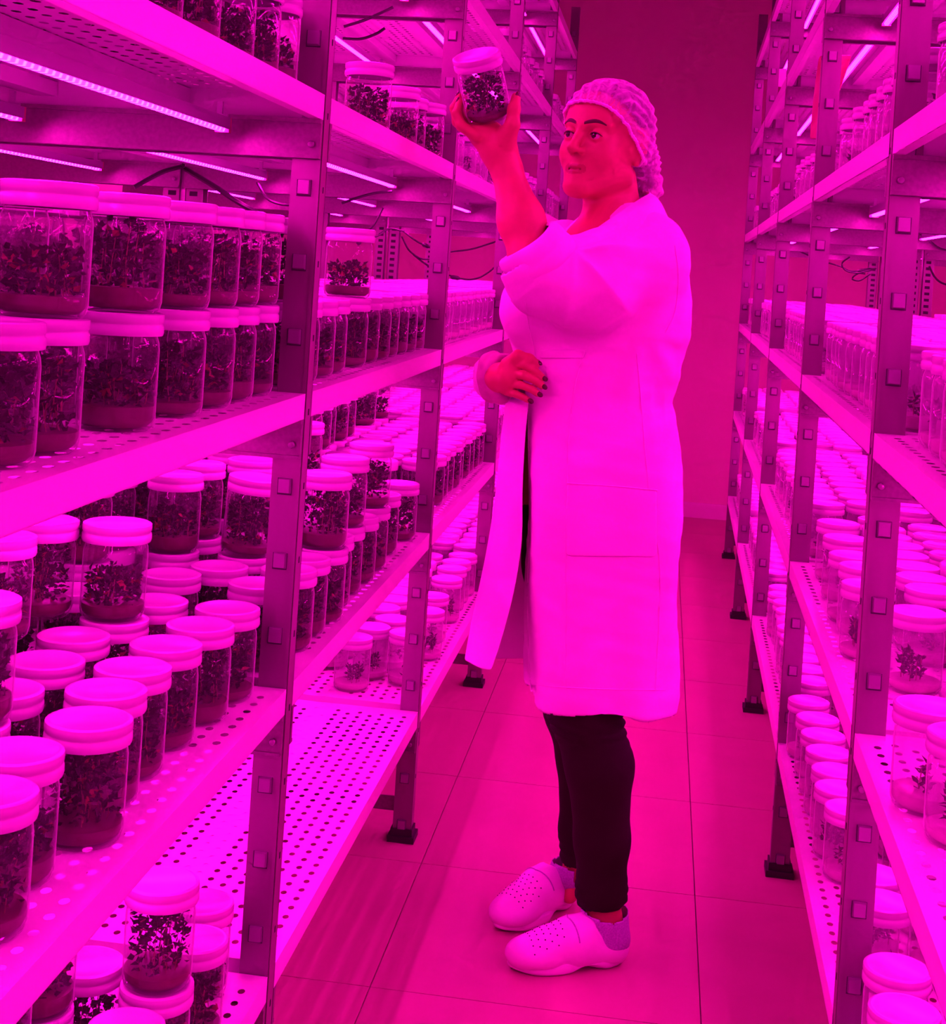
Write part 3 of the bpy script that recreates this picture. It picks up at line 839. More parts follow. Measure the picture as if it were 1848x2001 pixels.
# ---- head
YAW = math.radians(41)
HF = np.array([-math.sin(YAW), -math.cos(YAW), .08]); HF /= np.linalg.norm(HF)
HL = np.cross([0, 0, 1], HF); HL += np.array([0, 0, -.05]); HL /= np.linalg.norm(HL)
HU = np.cross(HF, HL); HU /= np.linalg.norm(HU); HL = np.cross(HU, HF)
HC = Q(1184, 275, 0)
AX = (HL, HF, HU)
def H(l, f, u): return HC + HL*l + HF*f + HU*u
B.chain([Q(1200,455,.0), H(0,-.030,-.075)], [.058,.054], .02)
B.cone(Q(1150,478,-.05), Q(1190,440,-.01), .05, .05, .03)
B.ell(H(0,-.012,.028), (.073,.094,.083), AX, .01)
B.ell(H(0,.026,-.040), (.061,.061,.078), AX, .02)
for sg in (-1, 1):
    B.cone(H(sg*.050,-.002,-.066), H(sg*.014,.066,-.103), .021, .019, .022)
    B.ell(H(sg*.036,.053,-.034), (.027,.024,.032), AX, .018)
    B.cone(H(sg*.046,.063,.020), H(sg*.010,.079,.017), .010, .010, .014)
    B.ell(H(sg*.066,-.010,.0), (.012,.030,.036), AX, .02)
B.ell(H(0,.074,-.104), (.019,.016,.016), AX, .016)
B.ell(H(0,.062,.045), (.050,.024,.035), AX, .02)
B.ell(H(0,.071,-.072), (.028,.0145,.022), AX, .016)          # muzzle
for sg in (-1, 1):
    B.ell(H(sg*.0315,.086,-.003), (.0185,.013,.0135), AX, .008, sub=True)
B.chain([H(0,.080,.012), H(0,.090,-.010), H(0,.1035,-.031)], [.0072,.0078,.0092], .010)
B.ell(H(0,.1040,-.0335), (.0100,.0100,.0088), AX, .006)
for sg in (-1, 1):
    B.ell(H(sg*.0118,.0900,-.0360), (.0068,.0098,.0072), AX, .005)
    B.ell(H(sg*.0070,.0975,-.0455), (.0036,.0052,.0040), AX, .002, sub=True)
    B.ell(H(sg*.0315,.0690,-.003), (.0162,.0150,.0150), AX, .005)          # lids over the eye
    B.ell(H(sg*.0318,.0860,-.0042), (.0142,.0120,.0058), AX, .0025, sub=True)
B.chain([H(-.0250,.0730,-.0692), H(-.008,.0850,-.0660), H(0,.0856,-.0670), H(.008,.0850,-.0660), H(.0250,.0730,-.0692)], [.0024,.0036,.0033,.0036,.0024], .004)
B.chain([H(-.0225,.0730,-.0722), H(0,.0842,-.0768), H(.0225,.0730,-.0722)], [.0026,.0046,.0026], .004)
B.chain([H(-.0245,.0810,-.0695), H(0,.0965,-.0706), H(.0245,.0810,-.0695)], [.001,.001,.001], .001) if False else None
for i, (l0, l1) in enumerate(((-.026, -.010), (-.010, .010), (.010, .026))):
    fz = lambda l: (.0895 - 24*l*l, -.0712 - 1.5*l*l)
    B.cone(H(l0, *fz(l0)), H(l1, *fz(l1)), .0016, .0016, .0015, sub=True)
for sg in (-1, 1):                                          # ears
    B.ell(H(sg*.0735,-.020,-.010), (.0085,.017,.028), AX, .005)
    B.ell(H(sg*.0735,-.010,-.036), (.0065,.008,.010), AX, .005)
    B.ell(H(sg*.0830,-.017,-.006), (.0045,.009,.016), AX, .003, sub=True)
# ---- raised hand (left), cupping the jar from below
JB = Q(957, 231, -.165); JT = Q(929, 100, -.215)
JA = (JT - JB)/np.linalg.norm(JT - JB)
h = -.165
PALM = Q(955, 266, h)
B.chain([WRN, Q(972,292,h-.005), Q(958,266,h)], [.0265,.030,.028], .02)
B.cone(Q(938,262,h-.008), Q(968,268,h+.030), .022, .022, .018)
B.cone(Q(985,288,h-.012), Q(990,262,h-.030), .020, .017, .015)
FING = [[(930,266,h-.026), (901,246,h-.022), (892,222,h-.014), (899,200,h-.006)],
        [(922,258,h-.006), (894,238,h+.002), (888,211,h+.010), (898,190,h+.018)],
        [(928,254,h+.018), (903,236,h+.028), (897,211,h+.036), (906,192,h+.040)],
        [(942,256,h+.038), (920,240,h+.050), (915,219,h+.055), (922,203,h+.056)]]
for q, fr in zip(FING, ((.0115,.0098,.0088,.0078), (.0118,.0100,.0090,.0080), (.0112,.0095,.0086,.0076), (.010,.0085,.0076,.0068))):
    B.chain([Q(*p) for p in q], fr, .005)
TH = [Q(988,276,h-.026), Q(1001,244,h-.040), Q(1004,213,h-.040), Q(1008,190,h-.036)]
B.chain(TH, [.0175,.0132,.0110,.0092], .008)
# ---- hand closing the coat (right)
g = -.115
B.chain([WRF, Q(978,738,-.075), Q(996,736,g+.012)], [.026,.026,.026], .015)
B.cone(Q(997,718,g+.010), Q(992,758,g+.016), .017, .0155, .012)
F2 = [[(1003,712,g+.002), (1024,713,g-.010), (1046,726,g-.008), (1060,738,g+.002)],
      [(999,731,g+.002), (1022,733,g-.014), (1045,743,g-.012), (1059,754,g-.002)],
      [(996,750,g+.004), (1017,752,g-.011), (1038,760,g-.008), (1050,769,g+.000)],
      [(992,766,g+.008), (1008,770,g-.004), (1022,776,g-.002), (1032,782,g+.004)]]
for q, fr in zip(F2, ((.0092,.0082,.0077,.0069), (.0094,.0084,.0078,.0070), (.0090,.0080,.0075,.0067), (.0082,.0073,.0068,.0061))):
    B.chain([Q(*p) for p in q], fr, .0014)
T2 = [Q(992,712,g+.010), Q(1012,696,g-.002), Q(1034,702,g-.004), Q(1048,711,g+.002)]
B.chain(T2, [.014,.0115,.0100,.0085], .006)
BV, BF = B.net(); BV = smooth_mesh(BV, BF, 1, .5)
cen = BV[BF].mean(1) - HC
cl, cf, cu = cen @ HL, cen @ HF, cen @ HU
lip = (np.abs(cl) < .0255) & (cf > .070) & (cf < .105) & (((cu + .0700)/.0115)**2 + (cl/.0265)**2 < 1) & (cu < -.0612 + .0) & (cu > -.0825 + 5*cl*cl)
body = net_object('body', BV, BF, [M['skin'], M['lips']], proot, lip.astype(int))

def ball(name, c, rad, axes, m, parent, n=16):
    b = MB(); prof = [(math.sin(math.pi*i/10), -math.cos(math.pi*i/10)) for i in range(11)]
    b.lathe(prof, n)
    me = b.mesh(name, m, smooth=True)
    A = np.stack(axes, 1)
    for v in me.vertices:
        q = np.array(v.co)*np.array(rad); v.co = tuple(c + A @ q)
    return link(name, me, parent)
from mathutils.bvhtree import BVHTree
BT = BVHTree.FromPolygons([tuple(v) for v in BV], [tuple(f) for f in BF.tolist()])
GZ = HF*.99 + HU*.10 + HL*-.10; GZ /= np.linalg.norm(GZ)
for sg in (-1, 1):
    c = H(sg*.0315, .0690, -.0038)
    e = ball('eyeball', c, (.0140, .0136, .0136), AX, M['eye'], body)
    ball('iris', c + GZ*.0092, (.0076, .0052, .0076), (HL, GZ, np.cross(HL, GZ)), M['iris'], e)
    # brow as a tapered arch lying on the ridge
    G = []
    for (l, u_), wv in zip(((.0105, .0185), (.020, .0220), (.031, .0245), (.041, .0235), (.051, .0180)), (.0040, .0056, .0056, .0044, .0018)):
        row = []
        for q, out_ in ((-1, -.0012), (-.45, .0016), (.45, .0016), (1, -.0012)):
            o_ = H(sg*l, .2, u_ + q*wv); hit = BT.ray_cast(Vector(o_), Vector(-HF))
            row.append((np.array(hit[0]) if hit[0] is not None else H(sg*l, .08, u_ + q*wv)) + HF*out_)
        G.append(row)
    grid_object('eyebrow', G, M['brow'], body, 0, sub=2)
    # upper lash line
    pts = [H(sg*(.0315 + .0150*t), .0690 + .0150*math.sqrt(max(0, 1 - (.9*t)**2)) - .0002, -.0038 + .0062*(1 - t*t)) for t in np.linspace(-1, 1, 9)]
    b = MB(); b.tube(pts, [.0005, .0010, .0012, .0013, .0014, .0014, .0013, .0011, .0006], 6); link('lash_line', b.mesh('lash_line', M['brow'], True), body)
def nail(tip, prev, out, parent=None, r=.0056):
    t = np.array(tip) - np.array(prev); t /= np.linalg.norm(t); o = np.array(out, float); o -= t*(o @ t); o /= np.linalg.norm(o)
    ball('fingernail', np.array(tip) + o*.0062 + t*.002, (r*.85, r*1.3, .0026), (np.cross(t, o), t, o), M['nail'], body, 12)
nail(TH[3], TH[2], (.45, -.9, 0), r=.0068)
for q in F2: nail(Q(*q[3]), Q(*q[2]), (.25, -1, .1))
nail(T2[3], T2[2], (.1, -.7, .7))
for q in FING[:2]: nail(Q(*q[3]), Q(*q[2]), (-1, -.3, .1))

# ---- leggings
L_ = Field(rng((-.26, .16, .005)), rng((-.24, .28, .005)), rng((.10, .90, .006)))
L_.chain([Q(1160,1000,-.03), Q(1172,1080,-.04), Q(1142,1385,-.068), Q(1171,1495,-.06), Q(1176,1640,-.052), Q(1175,1735,-.048), Q(1175,1790,-.046)], [.098,.090,.068,.0640,.052,.0465,.047], .02)
L_.chain([Q(1105,1000,.05), Q(1102,1100,.06), Q(1124,1385,.105), Q(1141,1480,.13), Q(1133,1620,.15), Q(1131,1720,.165)], [.090,.082,.062,.0545,.0415,.040], .02)
zn, zf = Q(1176,1766,-.05)[2], Q(1118,1686,.165)[2]
L_.func(lambda X, Y, Z: Z - zn - .10*(X - Q(1176,1766,-.05)[0]) + 0*X, (-.3, -.3, 0), (.3, .016, zn + .05), .001, sub=True)
L_.func(lambda X, Y, Z: Z - zf + 0*X + 0*Y, (-.3, .016, 0), (.3, .3, zf + .05), .001, sub=True)
LV, LF = L_.net(); LV = smooth_mesh(LV, LF, 2)
ang = np.arctan2(LV[:,1], LV[:,0])
for zc_, amp in ((Q(1150,1385)[2], .0035), (Q(1175,1735)[2], .002)):
    wgt = np.exp(-((LV[:,2]-zc_)/.035)**2); LV[:,0] += wgt*amp*np.sin(LV[:,2]*330 + 2*ang)
net_object('leggings', LV, LF, M['legging'], proot)
# ---- shirt seen in the gap of the coat
S = Field(rng((-.20, .16, .008)), rng((-.16, .16, .008)), rng((.78, 1.40, .008)))
S.chain([Q(1105,1010,.055), Q(1105,900,.05), Q(1115,780,.03), Q(1160,620,0.0), Q(1180,520,0)], [.090,.088,.08,.085,.08], .03)
SV, SF = S.net(); SV = smooth_mesh(SV, SF, 2); net_object('shirt', SV, SF, M['shirt'], proot, None, SV[SF].mean(1)[:,2] > Q(1120,1012)[2])

# ---- coat
rows = [(395,1190,1262,.050),(425,1150,1285,.078),(455,1112,1306,.105),(480,1078,1326,.125),(520,1030,1343,.145),(560,1003,1350,.150),(600,987,1352,.150),
        (640,986,1350,.145),(690,1000,1338,.135),(740,1018,1322,.130),(775,1026,1313,.130),(830,1028,1322,.135),(900,1029,1329,.145),
        (1000,1030,1331,.150),(1080,1028,1322,.150),(1160,1026,1318,.150),(1250,1028,1322,.155),(1320,1031,1321,.160),(1372,1034,1313,.160)]
tz, ta, tw, tb = [], [], [], []
for y, xl, xr, wb in rows:
    l, r_ = Q(xl, y), Q(xr, y); tz.append((l[2]+r_[2])/2); ta.append((l[0]+r_[0])/2); tw.append((r_[0]-l[0])/2); tb.append(wb)
tz, ta, tw, tb = [np.array(v[::-1]) for v in (tz, ta, tw, tb)]
K_ = Field(rng((-.30, .24, .0045)), rng((-.33, .34, .0045)), rng((.44, 1.50, .0045)))
def torso(X, Y, Z):
    c = np.interp(Z, tz, ta); w_ = np.interp(Z, tz, tw); d_ = np.interp(Z, tz, tb)
    u = (X - c)/w_; v = Y/d_; p = np.interp(Z, [.5, .95, 1.15], [3.4, 3.0, 2.3])
    n = (np.abs(u)**p + np.abs(v)**p)**(1/p)
    return np.maximum((n - 1)*np.minimum(w_, d_), Z - tz[-1])
K_.func(torso, (-.4, -.4, .40), (.4, .4, 1.6), .001)
K_.chain([SHN + np.array([.0,.02,-.0]), Q(1150,552,-.165), Q(1070,540,-.205), Q(1040,508,-.225)], [.090,.086,.073,.063], .030)
K_.cone(Q(1040,508,-.225), Q(1024,470,-.215), .058, .054, .01)
K_.chain([SHF, Q(1075,610,.17), ELF], [.080,.062,.055], .03); K_.chain([ELF, Q(985,745,.08), Q(962,738,.01)], [.050,.046,.044], .01)
K_.ell(Q(1035,600,-.05), (.055,.075,.065), None, .03)           # bust
K_.func(lambda X, Y, Z: (Q(1128,478)[2] - .0 + (X - Q(1128,478)[0])*0 - Z)*0 + np.sqrt(((X - Q(1146,440,-.08)[0])/.8)**2 + (Y - Q(1146,440,-.08)[1])**2 + ((Z - Q(1146,440,-.08)[2])/1.15)**2) - .052,
        Q(1146,440,-.08) - .12, Q(1146,440,-.08) + .12, .006, sub=True)
# sleeve mouth around the forearm, cut obliquely; neck opening; hem
fa = (WRN - ELN)/np.linalg.norm(WRN - ELN)
CC = Q(1041, 487, -.228); CA = np.array([-.66, -.08, .74]); CA /= np.linalg.norm(CA)
K_.func(lambda X, Y, Z: np.maximum(-((X-CC[0])*CA[0] + (Y-CC[1])*CA[1] + (Z-CC[2])*CA[2]), np.sqrt((X-CC[0])**2 + (Y-CC[1])**2 + (Z-CC[2])**2) - .10), CC - .14, CC + .14, .001, sub=True)
K_.cone(Q(1204,475,.0), H(0,-.030,-.080), .060, .062, .006, sub=True)
zhem = Q(1170,1357)[2]
K_.func(lambda X, Y, Z: Z - zhem - .02*(X - Q(1170,1357)[0]) + 0*Y, (-.4, -.4, 0), (.4, .4, zhem + .03), .001, sub=True)
KV, KF = K_.net(); KV = smooth_mesh(KV, KF, 3)
def norms(V, F):
    n = np.cross(V[F[:,2]] - V[F[:,0]], V[F[:,3]] - V[F[:,1]]); N = np.zeros_like(V)
    for i in range(4): np.add.at(N, F[:, i], n)
    return N/(np.linalg.norm(N, axis=1)[:, None] + 1e-12)
def bump3(V, f, seed):
    rs = np.random.RandomState(seed); o = np.zeros(len(V))
    for _ in range(7):
        k = rs.normal(size=3)*f; o += np.sin(V @ k + rs.uniform(0, 6.28))
    return o/7
N = norms(KV, KF)
z = KV[:,2]; th = np.arctan2(KV[:,1], KV[:,0] - .02)
# drape folds of the skirt
low = np.clip((1.02 - z)/.45, 0, 1)
d = .0055*low*np.sin(5*th + 1.1 + 1.6*np.sin(z*7) ) + .0030*low*np.sin(11*th + 3.2*z*2 + .7)
d += .0050*bump3(KV*np.array([1, 1, .55]), 26, 3) + .0022*bump3(KV, 70, 5)
# folds fanning out from the front of the armhole along the raised sleeve
ap = Q(1120, 490, -.20)
rel = KV - ap; ra = np.hypot(rel[:,0], rel[:,2]); aa = np.arctan2(-rel[:,2], rel[:,0])
sl = np.clip(1 - np.abs(KV[:,1] + .21)/.12, 0, 1)*np.clip(ra/.04, 0, 1)*np.clip(1.6 - ra/.13, 0, 1)*((aa > -.5) & (aa < 2.4))
d += .0085*sl*(1 - np.abs(np.sin(3.6*aa + .35)))**1.3*2 - .004*sl
# diagonal pulls under the arm towards the waist
ap2 = Q(1255, 640, -.12); rel = KV - ap2; rr_ = np.hypot(rel[:,0], rel[:,2]); a2 = np.arctan2(-rel[:,2], rel[:,0])
sl2 = np.clip(1 - rr_/.32, 0, 1)*np.clip((rr_ - .03)/.08, 0, 1)*np.clip(-rel[:,2]/.04, 0, 1)*np.clip(-KV[:,1]/.05, 0, 1)
d += .0075*sl2*np.sin(8*a2 + .6)
# pinch at the waist where the coat is held
d -= .006*np.exp(-((z - Q(1180,775)[2])/.03)**2)*(KV[:,1] < 0)*np.clip(np.sin(9*th), 0, 1)
KV2 = KV + N*d[:, None]
kc = KV2[KF].mean(1); kn = N[KF].mean(1)
hem = ~((kc[:,2] < zhem + .012) & (kn[:,2] < -.6))
mouth = ~((np.linalg.norm(kc - CC, axis=1) < .075) & (kn @ CA > .75) & (np.abs((kc - CC) @ CA) < .012))
top = hem | True
coat = net_object('lab_coat', KV2, KF, M['coat'], proot, None, hem & mouth & top)
md = coat.modifiers.new('thickness', 'SOLIDIFY'); md.thickness = .0018; md.offset = -1

def near_front(px, py, lift=.0015):
    """point on the near surface of the coat skirt or torso under a pixel"""
    best = None
    for db in np.linspace(-.30, .02, 81):
        p = Q(px, py, db); c = np.interp(p[2], tz, ta); w_ = np.interp(p[2], tz, tw); d_ = np.interp(p[2], tz, tb)
        if (abs((p[0]-c)/w_)**2.3 + abs(p[1]/d_)**2.3) < 1: return p
    return Q(px, py, -.05)
from mathutils.bvhtree import BVHTree
bvh = BVHTree.FromPolygons([tuple(v) for v in KV2], [tuple(f) for f in KF[hem & mouth & top].tolist()])
CAML = absab(924, 517, 1e-6) - O_
CAML = np.array([0 - O_[0], -O_[1], 1.33])
def on_coat(px, py, lift=.002):
    t = Q(px, py, 0) - CAML; t /= np.linalg.norm(t)
    hit = bvh.ray_cast(Vector(CAML), Vector(t))
    if hit[0] is None: return Q(px, py, -.13)
    return np.array(hit[0]) - t*lift
def seam(name, pix, r=.0011, n=24, lift=.0004):
    P = crv([(x, y, 0) for x, y in pix], n)
    b = MB(); b.tube([on_coat(x, y, lift) for x, y, _ in P], r, 5)
    return link(name, b.mesh(name, M['coat'], True), coat)
def patch(name, TL, TR, BR, BL, n=10, m=12, thick=.0022, lift=.0022):
    G = []
    for i in range(m):
        v = i/(m-1); row = []
        for j in range(n):
            u = j/(n-1)
            a = np.array(TL)*(1-u) + np.array(TR)*u; c = np.array(BL)*(1-u) + np.array(BR)*u
            x, y = a*(1-v) + c*v; row.append(on_coat(x, y, lift))
        G.append(row)
    return grid_object(name, G, M['coat'], coat, thick, sub=1)
patch('pocket', (1107, 942), (1284, 957), (1284, 1089), (1104, 1087))
seam('pocket_hem', [(1107, 944), (1200, 950), (1284, 958)], .0016, lift=.0030)
patch('breast_pocket', (1056, 684), (1146, 683), (1140, 700), (1056, 700), lift=.0016, thick=.0016)
seam('side_seam', [(1244, 690), (1252, 780), (1262, 900), (1272, 1000), (1288, 1090), (1288, 1200), (1283, 1300), (1280, 1350)])
seam('front_dart', [(1140, 690), (1122, 760), (1112, 850), (1108, 950), (1105, 1090), (1105, 1200), (1104, 1350)])
seam('placket_seam', [(1025, 590), (1034, 640), (1045, 690), (1046, 700)])
seam('front_edge', [(1033, 800), (1034, 900), (1035, 1000), (1033, 1100), (1031, 1200), (1034, 1300), (1038, 1350)], .0022)
seam('hem_seam', [(1042, 1338), (1100, 1343), (1170, 1346), (1240, 1348), (1300, 1348)], .0011)
seam('armhole_seam', [(1318, 480), (1325, 540), (1318, 610), (1300, 650)], .0010)
for x, y in ():
    p = on_coat(x, y, .001); b = MB(); b.lathe([(.0, .002), (.005, .002), (.0062, .0)], 12)
    me = b.mesh('button', M['coat'], True)
    for v in me.vertices: v.co = (v.co.x + p[0], -v.co.z + p[1], v.co.y + p[2])
    link('button', me, coat)
# loose right front panel swinging out ahead of her
ed = crv([Q(1034,775,-.10), Q(1026,860,-.07), Q(1021,960,-.06), Q(1020,1050,-.07), Q(1008,1140,-.09), Q(986,1230,-.11), Q(960,1312,-.12)], 26)
mid = crv([Q(1006,775,-.01), Q(998,860,-.00), Q(994,960,.0), Q(984,1050,-.02), Q(968,1140,-.03), Q(946,1230,-.04), Q(925,1300,-.05)], 26)
lf = crv([Q(990,775,.07), Q(978,860,.08), Q(968,960,.09), Q(954,1050,.09), Q(938,1130,.09), Q(920,1210,.09), Q(906,1286,.09)], 26)
bk = crv([Q(1020,775,.13), Q(1010,860,.14), Q(1000,960,.15), Q(990,1050,.16), Q(980,1130,.17), Q(965,1210,.17), Q(955,1286,.17)], 26)
bk2 = crv([Q(1060,775,.12), Q(1060,860,.13), Q(1060,960,.14), Q(1060,1050,.145), Q(1060,1130,.15), Q(1060,1210,.15), Q(1060,1290,.155)], 26)
G = []
for i in range(26):
    G.append(crv([ed[i], mid[i], lf[i], bk[i], bk2[i]], 22))
G = np.array(G); tt = np.linspace(0, 1, 26)[:, None]; uu = np.linspace(0, 1, 22)[None, :]
G[:, :, 1] += .006*tt*np.sin(uu*19 + tt*2.5); G[:, :, 0] += .003*tt*np.sin(uu*15 + 1)*np.clip(uu*4, 0, 1)
grid_object('front_panel', G, M['coat'], coat, .0020, sub=1)
# collar
ci = crv([Q(1118,484,-.135), Q(1160,450,-.125), Q(1205,418,-.105), Q(1250,388,-.060), Q(1268,376,.0), Q(1240,372,.055), Q(1185,388,.070), Q(1143,420,.045), Q(1122,452,-.02), Q(1112,484,-.09)], 46)
cm = crv([Q(1125,490,-.150), Q(1178,458,-.155), Q(1228,428,-.135), Q(1272,398,-.085), Q(1284,392,.0), Q(1250,390,.075), Q(1180,400,.090), Q(1128,432,.060), Q(1104,460,-.01), Q(1104,492,-.10)], 46)
cx = crv([Q(1140,503,-.178), Q(1195,484,-.190), Q(1252,462,-.172), Q(1296,436,-.100), Q(1306,432,.0), Q(1262,425,.090), Q(1180,425,.110), Q(1112,452,.080), Q(1088,476,.0), Q(1098,506,-.11)], 46)
G = [[ci[i]*(1-t)**2 + cm[i]*2*t*(1-t) + cx[i]*t*t for t in np.linspace(0, 1, 7)] for i in range(46)]
G = np.array(G); G[:, 2:5, 2] += .006
grid_object('collar', G, M['coat'], coat, .004, sub=1)
# rolled cuffs
def cuff(name, c, ax, r, width, lift, turns, squash=1.0, flare=.004, seed=1, m=None):
    ax = np.array(ax)/np.linalg.norm(ax); e1 = np.cross(ax, [0, 1, 0]); e1 /= np.linalg.norm(e1); e2 = np.cross(ax, e1)
    G = []
    prof = [(r-.004, width*.5-.004), (r+.001, width*.5), (r+lift, width*.42), (r+lift+.002, width*.1), (r+lift-.001, -.02*width), (r+lift+.003, -.12*width),
            (r+lift+.002, -width*.35), (r+lift-.002, -width*.48), (r-.004, -width*.5)]
    for q, (rr_, zz_) in enumerate(prof):
        row = []
        for i in range(40):
            a = 2*math.pi*i/40; w_ = .0022*math.sin(3*a + q*.6 + seed) + .0016*math.sin(7*a + q + seed)
            row.append(c + (e1*math.cos(a) + e2*math.sin(a)*squash)*(rr_ + w_) + ax*(zz_ + flare*math.sin(2*a + seed)))
        G.append(row)
    return grid_object(name, G, m or M['coat'], coat, 0, closed=True, sub=1)
cuff('rolled_cuff', CC - CA*.014, CA, .0530, .068, .013, 2, flare=.003)
fa2 = np.array([.80, -.55, .05])
CF = Q(973, 737, -.032)
cuff('rolled_cuff', CF, fa2, .0395, .044, .009, 2, flare=.003, seed=3, m=M['cuff'])

# ---- hair, hairnet and its elastic edge
HN = Field(rng((-.30, .22, .0042)), rng((-.20, .20, .0042)), rng((1.36, 1.78, .0042)))
HN.ell(H(0,-.006,.033), (.0850,.1035,.0905), AX, .01)
HN.ell(H(.005,-.094,-.030), (.056,.052,.054), AX, .035)
HN.ell(H(.03,-.112,-.074), (.038,.038,.032), AX, .025)
for sg in (-1, 1): HN.ell(H(sg*.070,-.020,-.004), (.0215,.032,.040), AX, .015)
NV, NF = HN.net(); NV = smooth_mesh(NV, NF, 2)
rel = NV - HC; nl, nf_, nu = rel @ HL, rel @ HF, rel @ HU
NN = norms(NV, NF)
az = np.arctan2(nl, nu + .01)
wrk = .0022*np.sin(30*az + 5*np.sin(nf_*40)) + .0018*bump3(NV, 130, 11) + .0022*bump3(NV, 60, 12)
NV = NV + NN*wrk[:, None]
def cap_line(f_):                                            # height of the cap edge along the head, forehead to nape
    return np.interp(f_, [-.15, -.11, -.085, -.060, -.035, -.015, .010, .035, .060, .080, .10], [-.125, -.118, -.110, -.092, -.060, -.032, -.004, .020, .042, .057, .064])
c_ = NV[NF].mean(1) - HC; cf_, cu_, = c_ @ HF, c_ @ HU
keepN = cu_ > cap_line(cf_)
def hairnet_material():
    m, nt, b = nodes('hairnet_gauze'); b.inputs['Base Color'].default_value = (.85, .85, .85, 1); b.inputs['Roughness'].default_value = .7
    tr = nt.nodes.new('ShaderNodeBsdfTransparent'); mx = nt.nodes.new('ShaderNodeMixShader')
    tc = nt.nodes.new('ShaderNodeTexCoord'); n = nt.nodes.new('ShaderNodeTexNoise'); n.inputs['Scale'].default_value = 45; n.inputs['Detail'].default_value = 6
    n.inputs['Distortion'].default_value = 1.6
    nt.links.new(tc.outputs['Object'], n.inputs['Vector'])
    lw = nt.nodes.new('ShaderNodeLayerWeight'); lw.inputs['Blend'].default_value = .35
    mr = nt.nodes.new('ShaderNodeMapRange'); mr.inputs[1].default_value = .35; mr.inputs[2].default_value = .75; mr.inputs[3].default_value = .08; mr.inputs[4].default_value = .52
    nt.links.new(n.outputs['Fac'], mr.inputs[0])
    ad = nt.nodes.new('ShaderNodeMath'); ad.operation = 'ADD'; ad.use_clamp = True
    m3 = nt.nodes.new('ShaderNodeMath'); m3.operation = 'MULTIPLY'; m3.inputs[1].default_value = .55
    nt.links.new(lw.outputs['Facing'], m3.inputs[0]); nt.links.new(mr.outputs[0], ad.inputs[0]); nt.links.new(m3.outputs[0], ad.inputs[1])
    nt.links.new(ad.outputs[0], mx.inputs[0]); nt.links.new(tr.outputs[0], mx.inputs[1]); nt.links.new(b.outputs[0], mx.inputs[2])
    nt.links.new(mx.outputs[0], nt.nodes['Material Output'].inputs['Surface'])
    return m
M['hairnet'] = hairnet_material()
M['elastic'] = mat('hairnet_elastic', (.85, .85, .85), .7)
net = net_object('hairnet', NV, NF, M['hairnet'], proot, None, keepN)
# hair under the net
HR = Field(rng((-.30, .22, .0045)), rng((-.20, .20, .0045)), rng((1.36, 1.78, .0045)))
HR.ell(H(0,-.012,.034), (.0785,.0935,.0835), AX, .01); HR.ell(H(0,-.080,-.022), (.050,.045,.046), AX, .03); HR.ell(H(.022,-.100,-.066), (.032,.030,.028), AX, .02)
hv, hf = HR.net(); hv = smooth_mesh(hv, hf, 2); c2 = hv[hf].mean(1) - HC
c2f, c2u, c2l = c2 @ HF, c2 @ HU, c2 @ HL
line2 = np.interp(c2f, [-.15, -.10, -.06, -.03, -.005, .020, .045, .07], [-.105, -.098, -.085, -.030, .012, .050, .076, .10])
net_object('hair', hv, hf, M['hair'], body, None, c2u > line2)
# gathered elastic: a beaded tube along the cap edge, found on the net itself
tree = BVHTree.FromPolygons([tuple(v) for v in NV], [tuple(f) for f in NF.tolist()])
loop = []
for th_ in np.linspace(0, 2*math.pi, 120, endpoint=False):
    lo_, hi_ = -1.25, 1.2; p_ = None
    for _ in range(22):
        e_ = (lo_ + hi_)/2
        dv = HL*math.sin(th_)*math.cos(e_) + HF*math.cos(th_)*math.cos(e_) + HU*math.sin(e_)
        o_ = H(0, -.015, 0); hit = tree.ray_cast(Vector(o_ + dv*.4), Vector(-dv))
        if hit[0] is None: lo_ = e_; continue
        p_ = np.array(hit[0]); q_ = p_ - HC
        if q_ @ HU > cap_line(q_ @ HF): hi_ = e_
        else: lo_ = e_
    if p_ is not None: loop.append(p_)
P = np.array(loop); n_ = 170
seg = np.r_[0, np.cumsum(np.linalg.norm(np.diff(np.vstack([P, P[:1]]), axis=0), axis=1))]
tt_ = np.linspace(0, seg[-1], n_, endpoint=False); Pc = np.vstack([P, P[:1]])
pts = np.stack([np.interp(tt_, seg, Pc[:, i]) for i in range(3)], 1)
b = MB(); b.tube(pts, [.0030 + .0011*(i % 2) for i in range(n_)], 6, closed=True)
link('elastic_edge', b.mesh('elastic_edge', M['elastic'], True), net)

